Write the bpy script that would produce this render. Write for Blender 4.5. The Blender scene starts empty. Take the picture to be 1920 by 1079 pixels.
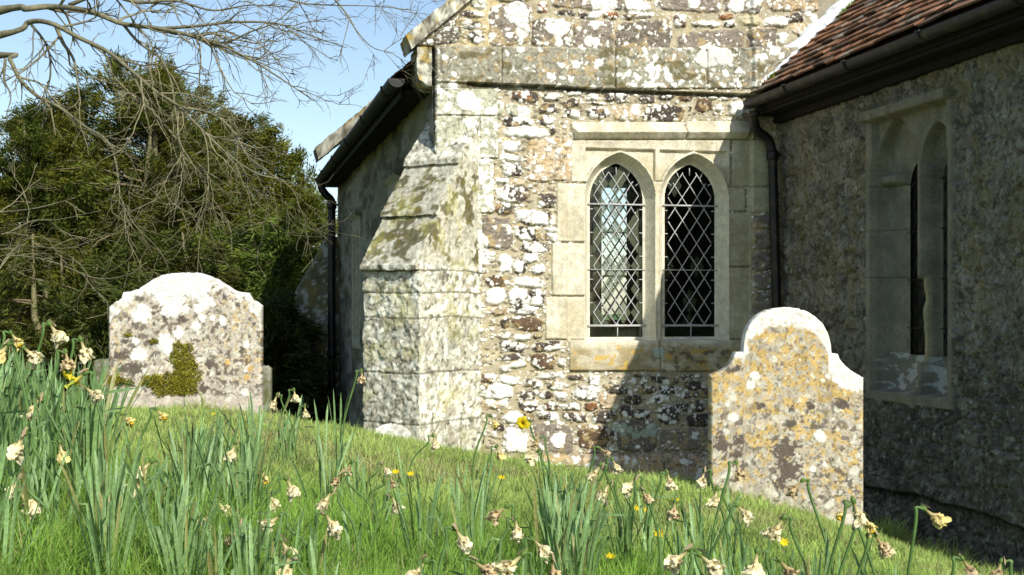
import bpy, math, random
import numpy as np
from mathutils import Vector
random.seed(7); RNG = np.random.default_rng(11)
sc = bpy.context.scene; COLL = sc.collection
R_ = math.radians
# ------------------------------------------------------------------ camera
YAW = math.atan(550/2500.0); FPX = 2500.0; HOR = 585.0
cam_d = bpy.data.cameras.new('camera'); cam = bpy.data.objects.new('camera', cam_d); COLL.objects.link(cam)
cam.location = (0, 0, 0); cam.rotation_euler = (R_(90), 0, -YAW)
cam_d.sensor_width = 36; cam_d.lens = FPX/1920*36; cam_d.shift_y = (HOR-539.5)/1920
cam_d.clip_start = 0.05; cam_d.clip_end = 2000
sc.camera = cam
# ------------------------------------------------------------------ light
SUN = Vector((-0.262, 0.768, -0.585)).normalized()       # direction the light travels
elev = math.asin(-SUN.z); az = math.atan2(-SUN.x, -SUN.y)  # azimuth from +Y towards +X
w = bpy.data.worlds.new('World'); sc.world = w; w.use_nodes = True
nt = w.node_tree; bg = nt.nodes['Background']
sky = nt.nodes.new('ShaderNodeTexSky'); sky.sky_type = 'NISHITA'; sky.sun_disc = False
sky.sun_elevation = elev; sky.sun_rotation = az; sky.air_density = 1.0; sky.dust_density = 0.6; sky.ozone_density = 1.0
nt.links.new(sky.outputs[0], bg.inputs[0]); bg.inputs[1].default_value = 0.12
sd = bpy.data.lights.new('sun', 'SUN'); sd.energy = 4.5; sd.angle = R_(0.53); sd.color = (1.0, 0.955, 0.87)
so = bpy.data.objects.new('sun', sd); COLL.objects.link(so)
so.rotation_euler = SUN.to_track_quat('-Z', 'Y').to_euler(); so.location = (8, -8, 12)
sc.view_settings.view_transform = 'Standard'; sc.view_settings.look = 'None'
sc.view_settings.exposure = 0.38; sc.view_settings.gamma = 1.0
sc.render.engine = 'CYCLES'
# ------------------------------------------------------------------ projection helpers
CA, SA = math.cos(YAW), math.sin(YAW)
def W(px, py, d):
    u = (px-960)/FPX
    return Vector((d*(SA+u*CA), d*(CA-u*SA), -(py-HOR)/FPX*d))
def WY(px, py, Y):
    u = (px-960)/FPX; return W(px, py, Y/(CA-u*SA))
def WX(px, py, X):
    u = (px-960)/FPX; return W(px, py, X/(SA+u*CA))
def to_px(x, y, z):
    d = x*SA+y*CA; l = x*CA-y*SA
    return 960+FPX*l/d, HOR-FPX*z/d
# ------------------------------------------------------------------ numpy noise
def _h(ix, iy, iz, s):
    h = (ix.astype(np.int64)*374761393 + iy.astype(np.int64)*668265263 + iz*2147483647 + s*974711) & 0xffffffff
    h = ((h ^ (h >> 13))*1274126177) & 0xffffffff
    h = ((h ^ (h >> 16))*2246822519) & 0xffffffff
    h = h ^ (h >> 13)
    return (h & 0xffffff)/float(0x1000000)
def vn2(x, y, s=0):
    ix = np.floor(x); iy = np.floor(y); fx = x-ix; fy = y-iy
    fx = fx*fx*(3-2*fx); fy = fy*fy*(3-2*fy)
    a = _h(ix, iy, 0, s); b = _h(ix+1, iy, 0, s); c = _h(ix, iy+1, 0, s); d = _h(ix+1, iy+1, 0, s)
    return (a*(1-fx)+b*fx)*(1-fy)+(c*(1-fx)+d*fx)*fy
def fbm2(x, y, s=0, o=4, g=.5):
    t = 0; a = 1; n = 0
    for k in range(o):
        t = t+a*vn2(x, y, s+k*17); n += a; a *= g; x = x*2.03+11.3; y = y*2.03+5.7
    return t/n
def vn3(x, y, z, s=0):
    iz = np.floor(z); fz = z-iz; fz = fz*fz*(3-2*fz)
    def lay(zz):
        ix = np.floor(x); iy = np.floor(y); fx = x-ix; fy = y-iy
        fx = fx*fx*(3-2*fx); fy = fy*fy*(3-2*fy); q = zz.astype(np.int64)*83492791 & 0xffffff
        a = _h(ix, iy, q, s); b = _h(ix+1, iy, q, s); c = _h(ix, iy+1, q, s); d = _h(ix+1, iy+1, q, s)
        return (a*(1-fx)+b*fx)*(1-fy)+(c*(1-fx)+d*fx)*fy
    return lay(iz)*(1-fz)+lay(iz+1)*fz
def fbm3(x, y, z, s=0, o=3):
    t = 0; a = 1; n = 0
    for k in range(o):
        t = t+a*vn3(x, y, z, s+k*13); n += a; a *= .5; x = x*2.1; y = y*2.1; z = z*2.1
    return t/n
def spots(x, y, cell, prob, rmin, rmax, s=0, warp=.25, soft=.25):
    """round lobed patches; >0 inside"""
    wx = x+warp*cell*(fbm2(x/cell*1.6, y/cell*1.6, s+91, 3)-.5)*2
    wy = y+warp*cell*(fbm2(x/cell*1.6+40, y/cell*1.6, s+92, 3)-.5)*2
    gx = wx/cell; gy = wy/cell; ix = np.floor(gx); iy = np.floor(gy)
    out = np.full(x.shape, -1.0)
    for dx in (-1, 0, 1):
        for dy in (-1, 0, 1):
            cx = ix+dx; cy = iy+dy
            rx = _h(cx, cy, 1, s); ry = _h(cx, cy, 2, s); rr = rmin+(rmax-rmin)*_h(cx, cy, 3, s)**1.6; on = _h(cx, cy, 4, s) < prob
            d = np.hypot(gx-cx-rx, gy-cy-ry)
            out = np.maximum(out, np.where(on, 1-d/rr, -1))
    return np.clip(out, -1, 1)
def sst(a, b, x):
    t = np.clip((x-a)/(b-a), 0, 1); return t*t*(3-2*t)
def rank(f):
    smp = np.sort(f.ravel()[::max(1, f.size//20000)]); return np.interp(f, smp, np.linspace(0, 1, smp.size))
def mixc(c, new, m):
    return c*(1-m[..., None])+np.asarray(new)*m[..., None]
# ------------------------------------------------------------------ mesh helpers
def mk(name, V, F, mat=None, parent=None, col=None, smooth=True, mats=None, fm=None):
    """V (n,3) array, F list/array of equal-size or mixed polygons"""
    me = bpy.data.meshes.new(name); V = np.asarray(V, dtype=np.float32)
    me.vertices.add(len(V)); me.vertices.foreach_set('co', V.ravel())
    if isinstance(F, np.ndarray):
        k = F.shape[1]; n = len(F); me.loops.add(n*k); me.loops.foreach_set('vertex_index', F.astype(np.int32).ravel())
        me.polygons.add(n); me.polygons.foreach_set('loop_start', np.arange(0, n*k, k, dtype=np.int32))
    else:
        ls = np.array([len(f) for f in F], dtype=np.int32); me.loops.add(int(ls.sum()))
        me.loops.foreach_set('vertex_index', np.concatenate([np.asarray(f, dtype=np.int32) for f in F]))
        me.polygons.add(len(F)); me.polygons.foreach_set('loop_start', (np.cumsum(ls)-ls).astype(np.int32))
    me.update(calc_edges=True)
    me.polygons.foreach_set('use_smooth', np.full(len(me.polygons), smooth))
    if col is not None:
        a = me.color_attributes.new('Col', 'FLOAT_COLOR', 'POINT')
        c = np.ones((len(V), 4), dtype=np.float32); c[:, :3] = np.asarray(col).reshape(-1, 3); a.data.foreach_set('color', c.ravel())
    if mat: me.materials.append(mat)
    if mats:
        for m in mats: me.materials.append(m)
        me.polygons.foreach_set('material_index', np.asarray(fm, dtype=np.int32))
    me.validate()
    o = bpy.data.objects.new(name, me); COLL.objects.link(o)
    if parent: o.parent = parent
    return o
def thing(name, label, cat, loc=(0, 0, 0), group=None, rz=0):
    o = bpy.data.objects.new(name, None); COLL.objects.link(o); o.location = loc; o.rotation_euler = (0, 0, rz)
    o.empty_display_size = .1; o['label'] = label; o['category'] = cat
    if group: o['group'] = group
    return o
def tag(o, label=None, cat=None, group=None, kind=None):
    if label: o['label'] = label
    if cat: o['category'] = cat
    if group: o['group'] = group
    if kind: o['kind'] = kind
    return o
def gridF(n, m, keep=None):
    i = np.arange(n*m).reshape(n, m)
    f = np.stack([i[:-1, :-1], i[:-1, 1:], i[1:, 1:], i[1:, :-1]], -1)
    if keep is not None: return f[keep]
    return f.reshape(-1, 4)
class MB:
    def __init__(s): s.v = []; s.f = []; s.c = []; s.n = 0
    def add(s, V, F, c=None):
        V = np.asarray(V, float); s.v.append(V); s.f += [[i+s.n for i in f] for f in F]; s.n += len(V)
        if c is not None: s.c.append(np.broadcast_to(np.asarray(c, float), (len(V), 3)))
    def box(s, a, b, c=None):
        x0, y0, z0 = a; x1, y1, z1 = b
        s.add([(x0, y0, z0), (x1, y0, z0), (x1, y1, z0), (x0, y1, z0), (x0, y0, z1), (x1, y0, z1), (x1, y1, z1), (x0, y1, z1)],
              [(0, 3, 2, 1), (4, 5, 6, 7), (0, 1, 5, 4), (1, 2, 6, 5), (2, 3, 7, 6), (3, 0, 4, 7)], c)
    def tube(s, pts, rad, k=6, c=None, cap=True):
        P = np.asarray([tuple(p) for p in pts], float); n = len(P)
        rad = np.broadcast_to(np.asarray(rad, float), (n,))
        T = np.gradient(P, axis=0); T /= np.linalg.norm(T, axis=1)[:, None]+1e-12
        up = np.array([0.13, .21, 1.0]) if abs(T[0][2]) < .9 else np.array([1.0, .1, 0])
        a = np.linspace(0, 2*math.pi, k, endpoint=False); V = []
        N = np.cross(T[0], up); N /= np.linalg.norm(N)
        for i in range(n):
            N = N-T[i]*N.dot(T[i]); N /= np.linalg.norm(N)+1e-12; B = np.cross(T[i], N)
            V.append(P[i]+rad[i]*(np.cos(a)[:, None]*N+np.sin(a)[:, None]*B))
        V = np.concatenate(V); F = []
        for i in range(n-1):
            for j in range(k):
                F.append((i*k+j, i*k+(j+1) % k, (i+1)*k+(j+1) % k, (i+1)*k+j))
        if cap: F.append(tuple(range(k-1, -1, -1))); F.append(tuple((n-1)*k+j for j in range(k)))
        s.add(V, F, c)
    def build(s, name, mat, parent=None, smooth=True):
        return mk(name, np.concatenate(s.v), s.f, mat, parent, np.concatenate(s.c) if s.c else None, smooth)
# ------------------------------------------------------------------ materials
def nodes(m):
    m.use_nodes = True; t = m.node_tree; return t, t.nodes['Principled BSDF']
def stone_mat(name, base=None, rough=.95, var=.25, s1=90, bump=.35, bd=.004):
    m = bpy.data.materials.new(name); t, p = nodes(m)
    p.inputs['Roughness'].default_value = rough; p.inputs['Specular IOR Level'].default_value = .15
    tc = t.nodes.new('ShaderNodeTexCoord')
    n1 = t.nodes.new('ShaderNodeTexNoise'); n1.inputs['Scale'].default_value = s1; n1.inputs['Detail'].default_value = 5; n1.inputs['Roughness'].default_value = .7
    n2 = t.nodes.new('ShaderNodeTexNoise'); n2.inputs['Scale'].default_value = s1*.22; n2.inputs['Detail'].default_value = 4
    t.links.new(tc.outputs['Object'], n1.inputs[0]); t.links.new(tc.outputs['Object'], n2.inputs[0])
    mr = t.nodes.new('ShaderNodeMapRange'); mr.inputs[1].default_value = .3; mr.inputs[2].default_value = .7; mr.inputs[3].default_value = 1-var; mr.inputs[4].default_value = 1+var
    t.links.new(n1.outputs[0], mr.inputs[0])
    mr2 = t.nodes.new('ShaderNodeMapRange'); mr2.inputs[1].default_value = .3; mr2.inputs[2].default_value = .7; mr2.inputs[3].default_value = 1-var*.5; mr2.inputs[4].default_value = 1+var*.5
    t.links.new(n2.outputs[0], mr2.inputs[0])
    mu = t.nodes.new('ShaderNodeMath'); mu.operation = 'MULTIPLY'; t.links.new(mr.outputs[0], mu.inputs[0]); t.links.new(mr2.outputs[0], mu.inputs[1])
    vm = t.nodes.new('ShaderNodeVectorMath'); vm.operation = 'SCALE'; t.links.new(mu.outputs[0], vm.inputs['Scale'])
    if base is None:
        at = t.nodes.new('ShaderNodeAttribute'); at.attribute_name = 'Col'; t.links.new(at.outputs['Color'], vm.inputs[0])
    else: vm.inputs[0].default_value = base
    t.links.new(vm.outputs[0], p.inputs['Base Color'])
    bu = t.nodes.new('ShaderNodeBump'); bu.inputs['Strength'].default_value = bump; bu.inputs['Distance'].default_value = bd
    t.links.new(n1.outputs[0], bu.inputs['Height']); t.links.new(bu.outputs[0], p.inputs['Normal'])
    return m
def leaf_mat(name, tr=.3, rough=.55, base=None, spec=.3):
    m = bpy.data.materials.new(name); t, p = nodes(m)
    p.inputs['Roughness'].default_value = rough; p.inputs['Specular IOR Level'].default_value = spec
    tl = t.nodes.new('ShaderNodeBsdfTranslucent'); mx = t.nodes.new('ShaderNodeMixShader'); mx.inputs[0].default_value = tr
    n = t.nodes.new('ShaderNodeTexNoise'); n.inputs['Scale'].default_value = 30; tc = t.nodes.new('ShaderNodeTexCoord'); t.links.new(tc.outputs['Object'], n.inputs[0])
    mr = t.nodes.new('ShaderNodeMapRange'); mr.inputs[1].default_value = .3; mr.inputs[2].default_value = .7; mr.inputs[3].default_value = .75; mr.inputs[4].default_value = 1.25
    t.links.new(n.outputs[0], mr.inputs[0])
    vm = t.nodes.new('ShaderNodeVectorMath'); vm.operation = 'SCALE'; t.links.new(mr.outputs[0], vm.inputs['Scale'])
    if base is None:
        at = t.nodes.new('ShaderNodeAttribute'); at.attribute_name = 'Col'; t.links.new(at.outputs['Color'], vm.inputs[0])
    else: vm.inputs[0].default_value = base
    t.links.new(vm.outputs[0], p.inputs['Base Color']); t.links.new(vm.outputs[0], tl.inputs[0])
    t.links.new(p.outputs[0], mx.inputs[1]); t.links.new(tl.outputs[0], mx.inputs[2])
    t.links.new(mx.outputs[0], t.nodes['Material Output'].inputs[0])
    return m
def plain(name, c, rough=.5, metal=0, spec=.5, bump=0, s=40, rust=None):
    m = bpy.data.materials.new(name); t, p = nodes(m)
    p.inputs['Roughness'].default_value = rough; p.inputs['Metallic'].default_value = metal; p.inputs['Specular IOR Level'].default_value = spec
    n = t.nodes.new('ShaderNodeTexNoise'); n.inputs['Scale'].default_value = s; n.inputs['Detail'].default_value = 4
    tc = t.nodes.new('ShaderNodeTexCoord'); t.links.new(tc.outputs['Object'], n.inputs[0])
    mr = t.nodes.new('ShaderNodeMapRange'); mr.inputs[1].default_value = .3; mr.inputs[2].default_value = .7; mr.inputs[3].default_value = .7; mr.inputs[4].default_value = 1.3
    t.links.new(n.outputs[0], mr.inputs[0]); vm = t.nodes.new('ShaderNodeVectorMath'); vm.operation = 'SCALE'; vm.inputs[0].default_value = c
    t.links.new(mr.outputs[0], vm.inputs['Scale']); t.links.new(vm.outputs[0], p.inputs['Base Color'])
    if rust:
        n3 = t.nodes.new('ShaderNodeTexNoise'); n3.inputs['Scale'].default_value = 11; n3.inputs['Detail'].default_value = 6; t.links.new(tc.outputs['Object'], n3.inputs[0])
        m3 = t.nodes.new('ShaderNodeMapRange'); m3.inputs[1].default_value = .54; m3.inputs[2].default_value = .66; t.links.new(n3.outputs[0], m3.inputs[0])
        mc = t.nodes.new('ShaderNodeMix'); mc.data_type = 'RGBA'; mc.inputs[7].default_value = rust+(1,); t.links.new(m3.outputs[0], mc.inputs[0]); t.links.new(vm.outputs[0], mc.inputs[6]); t.links.new(mc.outputs[2], p.inputs['Base Color'])
    if bump:
        bu = t.nodes.new('ShaderNodeBump'); bu.inputs['Strength'].default_value = bump; bu.inputs['Distance'].default_value = .004
        t.links.new(n.outputs[0], bu.inputs['Height']); t.links.new(bu.outputs[0], p.inputs['Normal'])
    return m
M_STONE = stone_mat('lichened_stone'); M_SHADE = stone_mat('weathered_rubble', s1=60, bump=.6, bd=.006)
M_IRON = plain('black_iron', (.008, .008, .009), .38, 0, .35, .2, 60, (.035, .022, .015))
M_GUT = plain('grey_iron_gutter', (.02, .02, .02), .55, 0, .3, .3, 40, (.06, .05, .035))
M_WOOD = plain('dark_timber', (.011, .009, .007), .8, 0, .2, .4, 30)
M_TILE = stone_mat('clay_tile', s1=45, var=.3, bump=.5)
M_LEAD = plain('lead_came', (.42, .42, .41), .45, 0, .5, .2, 90)
M_DARK = plain('interior_plaster', (.10, .09, .07), .95, 0, .1)  # darker than real plaster: the unlit room's dimness is put into the colour
M_GRASS = leaf_mat('grass_blade', .35, .6); M_DAFLEAF = leaf_mat('daffodil_leaf', .3, .45, spec=.35)
M_PETAL = leaf_mat('dry_petal', .3, .8, spec=.1); M_FOL = leaf_mat('conifer_foliage', .25, .6, spec=.2)
M_BARK = stone_mat('bark', s1=35, var=.4, bump=.8, bd=.01)
M_MOSS = leaf_mat('moss', .2, .8, spec=.1)
M_SOIL = stone_mat('soil', s1=14, var=.4, bump=.5, bd=.02)
M_FLASH = plain('lead_flashing', (.55, .58, .60), .55, 0, .4, .6, 25)
# colours (albedo)
WHITE = np.array([.80, .79, .72]); MORT = np.array([.39, .345, .235]); BUFF = np.array([.62, .57, .41])
# ------------------------------------------------------------------ ground height
CT = np.array([(-.45, 3.4, -.50), (-1.2, 3.0, -.42), (.69, 3.1, -.76), (1.61, 2.9, -.94), (2.4, 3.5, -1.06), (0, 0, -.8), (-2, 0, -.6), (2, 0, -1.1),
 (-.592, 7.81, -.555), (.235, 7.63, -.60), (.93, 9.0, -.87), (1.31, 8.7, -.93), (1.8, 9.2, -1.03), (2.6, 9.2, -1.19), (3.5, 9.2, -1.32), (2.2, 7.8, -1.02), (4.05, 9.0, -1.32),
 (4.05, 7.4, -1.40), (4.05, 6.2, -1.47), (2.41, 6.33, -.915), (3.15, 6.17, -1.12), (2.7, 5, -1.02), (3.6, 4.6, -1.27), (1.3, 6, -.825), (.4, 5.2, -.68),
 (.5, 8.9, -.80), (-.5, 9.3, -.74), (-2.5, 9, -.55), (1.3, 12, -1.3), (0, 12, -1.2), (-2.5, 13, -1.15), (1.2, 17, -1.75), (-3, 20, -1.75), (-9, 20, -1.6),
 (-9, 9, -.4), (0, 30, -1.3), (-10, 30, -1.2), (10, 30, -1.5), (9, 5, -2), (8, 0, -1.6), (-8, 0, -.2)])
def _k(r): return np.where(r > 1e-9, r*r*np.log(np.maximum(r, 1e-9)), 0)
_n = len(CT); _D = np.hypot(CT[:, None, 0]-CT[None, :, 0], CT[:, None, 1]-CT[None, :, 1])
_A = np.zeros((_n+3, _n+3)); _A[:_n, :_n] = _k(_D)+.02*np.eye(_n); _A[:_n, _n] = 1; _A[:_n, _n+1:] = CT[:, :2]; _A[_n:, :_n] = _A[:_n, _n:].T
_S = np.linalg.solve(_A, np.concatenate([CT[:, 2], np.zeros(3)]))
def gz(x, y):
    x = np.clip(np.asarray(x, float), -12, 11); y = np.clip(np.asarray(y, float), -2, 32)
    sh = x.shape; x = x.ravel(); y = y.ravel(); z = np.zeros(x.size)
    for i in range(_n): z += _S[i]*_k(np.hypot(x-CT[i, 0], y-CT[i, 1]))
    z += _S[_n]+_S[_n+1]*x+_S[_n+2]*y
    z += .02*(vn2(x*2.2, y*2.2, 5)-.5)+.012*(vn2(x*7, y*7, 6)-.5)
    return z.reshape(sh)
def axis(lo, hi, c0, c1, fine):
    a = list(np.arange(c0, c1, fine)); s = fine; v = c0
    L = []
    while v > lo: s *= 1.18; v -= s; L.append(v)
    s = fine; v = a[-1]; Rr = []
    while v < hi: s *= 1.18; v += s; Rr.append(v)
    return np.array(L[::-1]+a+Rr)
gx = axis(-260, 260, -3, 5, .07); gy = axis(-60, 400, 1, 13, .07)
GX, GY = np.meshgrid(gx, gy); GZ = gz(GX, GY)
far = sst(30, 120, np.hypot(GX, GY)); GZ = GZ+far*1.2*fbm2(GX*.02, GY*.02, 3)
strawf = lambda x, y: sst(.5, .72, fbm2(x*1.3+3, y*2.0+9, 21, 3))*sst(3.8, 5.2, y)
gc = mixc(np.broadcast_to(np.array([.10, .13, .03]), GX.shape+(3,)), (.22, .19, .085), strawf(GX, GY)*.7)
gc = mixc(gc, (.10, .17, .04), sst(14, 25, GY)); gc = gc*(.7+.6*fbm2(GX*6, GY*6, 8))[..., None]
g = mk('ground', np.stack([GX, GY, GZ], -1).reshape(-1, 3), gridF(*GX.shape), M_SOIL, None, gc); g['kind'] = 'structure'
# ================================================================== CHURCH
church = thing('stone_church', 'old stone church with lichened rubble gable, leaded two-light window and clay tiled side wing', 'church', (2.8, 9.3, -1.1))
CH = Vector(church.location)
def cmk(name, V, F, mat, col=None, parent=None, smooth=True):
    """vertices in world space -> stored relative to the church"""
    V = np.asarray(V, float)-np.array(CH)
    return mk(name, V, F, mat, parent or church, col, smooth)
class CMB(MB):
    def build(s, name, mat, parent=None, smooth=True):
        return mk(name, np.concatenate(s.v)-np.array(CH), s.f, mat, parent or church, np.concatenate(s.c) if s.c else None, smooth)
YF = 9.3; XL = 1.488; XR = 4.09
# stones of the front wall, photo pixel boxes: x0,y0,x1,y1,type,lichen
# types D dark sandstone, B brown, R rust, P pale pinkish buff, Q greenish grey quoin, A ashlar, G grey band, K large grey block
ST = '''956 171 1011 194 R 35;1017 175 1052 191 D 60;1065 167 1094 180 D 90;1056 184 1096 201 D 50;1101 175 1125 189 D 60;922 187 945 217 Q 80
946 197 995 222 Q 60;1006 195 1046 214 D 60;1056 204 1092 220 D 60;1101 199 1146 222 D 60;940 220 1001 239 D 55;1006 216 1040 236 D 60;941 237 1030 260 D 98
1030 234 1041 256 D 60;937 264 979 286 D 95;988 260 1075 342 P 25;935 289 982 304 D 70;940 306 981 333 D 65;926 333 954 346 D 55;955 336 987 350 P 40
930 347 994 381 D 60;1007 362 1044 390 D 60;927 382 965 402 R 10;964 395 1042 423 D 85;901 407 960 467 K 12;962 425 1016 452 D 60;1020 426 1049 436 D 90
1020 437 1051 453 D 50;976 454 1031 476 D 75;932 476 961 514 D 85;961 486 990 515 D 60;977 476 1010 494 D 99;995 496 1022 516 D 75;910 516 952 539 B 20
962 520 1022 540 D 90;910 540 949 572 R 85;951 541 994 575 D 75;991 542 1024 575 D 45;905 574 952 592 P 30;957 572 1009 591 D 85;959 594 1019 621 B 18
939 597 957 617 D 50;934 624 960 637 D 90;962 627 996 640 D 90;997 625 1017 634 D 80;934 641 986 661 D 75;995 641 1055 660 D 60;936 664 986 677 D 60
993 663 1043 693 B 22;1046 672 1061 687 D 90;935 684 955 700 D 70;958 677 988 690 D 50;900 701 935 717 B 35;936 704 974 722 D 80;980 711 1015 728 D 80
1002 698 1059 711 D 80;1022 715 1060 731 D 70;1060 702 1097 713 D 40;1100 706 1124 724 D 70;902 720 963 749 D 72;973 732 1005 751 D 50;1005 734 1039 748 D 35
1040 734 1065 749 D 80;1076 722 1125 751 D 85;1131 722 1179 740 D 25;902 750 956 767 P 60;971 753 1009 773 D 50;1017 755 1049 772 R 40;1057 756 1091 770 D 55
1097 754 1121 770 R 10;1122 738 1162 770 P 25;945 771 1000 794 D 85;1005 772 1049 789 D 70;1054 775 1104 792 D 40;1106 770 1157 794 D 32;925 794 947 811 D 40
912 809 933 822 D 90;945 801 989 850 D 92;1000 795 1076 850 K 28;1083 797 1141 843 B 18;1090 844 1125 862 D 10;1180 702 1220 708 D 10;1180 709 1196 721 D 80
1198 711 1215 726 D 60;1217 706 1272 721 D 15;1273 701 1300 712 D 50;1283 713 1316 732 D 10;1188 723 1232 739 D 30;1233 722 1272 741 D 15;1169 740 1205 760 D 15
1215 741 1255 757 D 60;1276 734 1310 748 D 30;1311 727 1332 748 D 10;1232 761 1274 797 D 55;1190 765 1218 787 D 30;1264 755 1294 772 D 35;1294 750 1323 772 D 30
1286 774 1330 801 D 10;1155 787 1232 848 K 15;1235 803 1335 846 K 20;1143 804 1152 836 D 20;1160 760 1188 785 D 25;1335 705 1380 730 D 30;1335 735 1400 760 D 20;1335 770 1390 800 D 30
857 22 909 35 D 50;867 40 903 56 D 50;876 56 909 83 D 50;883 -5 914 18 Q 30;915 7 996 88 K 50;787 31 865 84 K 50;997 36 1074 92 K 50;1075 36 1154 92 K 55
1040 18 1082 31 D 70;1083 21 1128 35 D 80;1130 21 1163 36 R 50;1155 37 1262 98 K 45;1030 -30 1138 17 K 45;1142 -30 1224 20 K 50;1005 5 1028 26 R 40;925 -30 1003 6 K 30
1164 22 1228 35 D 60;1229 -30 1356 22 K 25;1264 26 1291 52 B 50;1297 37 1353 51 D 80;1357 37 1384 51 D 50;1348 24 1382 36 R 5;1358 -30 1432 24 K 50;1387 29 1430 49 A 5
1430 31 1480 51 D 95;1475 24 1509 42 D 50;1272 56 1399 97 K 15;1401 53 1457 97 K 20;1436 -30 1570 22 P 35;1457 60 1478 84 Q 80;1482 45 1530 70 P 40;1230 176 1232 178 D 30
1198 176 1231 193 D 35;1236 174 1269 187 D 50;1271 177 1303 190 B 20;1305 184 1337 211 B 8;1329 176 1350 186 D 80;1353 178 1369 190 D 60;1207 196 1287 230 D 35
1291 193 1299 211 D 40;1340 193 1358 208 D 50;1369 189 1400 217 D 99;1376 178 1392 186 D 80;1132 172 1180 192 D 45;1150 194 1203 228 P 45;1101 190 1146 198 D 50
1412 402 1450 432 K 12;1412 434 1450 470 K 10;1410 472 1452 510 K 15;1412 512 1452 545 K 20;1410 547 1452 590 K 12;1410 592 1455 640 K 15;1400 642 1450 690 K 12'''
AS = '''816 160 934 218 Q 45;816 218 899 298 Q 35;899 218 934 298 Q 30;873 299 926 400 Q 60;850 400 904 514 Q 50;826 514 900 600 Q 40
816 88 936 168 G 30;938 88 1150 168 G 35;1152 88 1322 168 G 60;1324 88 1500 168 G 40
1043 344 1104 454 A 6;1034 456 1104 555 A 6;1022 557 1104 637 A 4;1066 637 1236 696 A 6;1238 637 1408 698 A 8;1072 228 1285 262 A 6;1287 226 1415 262 A 6;1072 262 1110 342 A 4
1206 340 1244 640 A 2;1340 262 1372 350 A 4;1374 262 1470 350 A 8;1340 352 1400 396 A 8;1402 352 1470 400 A 8;1340 398 1410 500 A 8;1340 502 1410 636 A 8;1100 262 1345 340 A 1
900 852 1088 874 P 30;1088 850 1240 896 P 22;1242 850 1470 900 P 20'''
def parse(s):
    out = []
    for q in s.replace('\n', ';').split(';'):
        a = q.split()
        if len(a) == 6: out.append((float(a[0]), float(a[1]), float(a[2]), float(a[3]), a[4], float(a[5])/100))
    return out
BASEC = dict(D=(.080, .064, .052), B=(.125, .082, .05), R=(.26, .125, .06), P=(.44, .35, .235), Q=(.40, .395, .29), A=(.66, .61, .46), G=(.25, .235, .18), K=(.20, .17, .135))
def arch_sdf(x, z, cx, zs, a, k, zb):
    """signed distance (m), negative inside a pointed-arch light"""
    Rr = k*a; dx = np.abs(x-cx)
    up = np.hypot(dx+(Rr-a), z-zs)-Rr
    lo = dx-a
    d = np.where(z > zs, up, lo)
    return np.maximum(d, zb-z)
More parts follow.
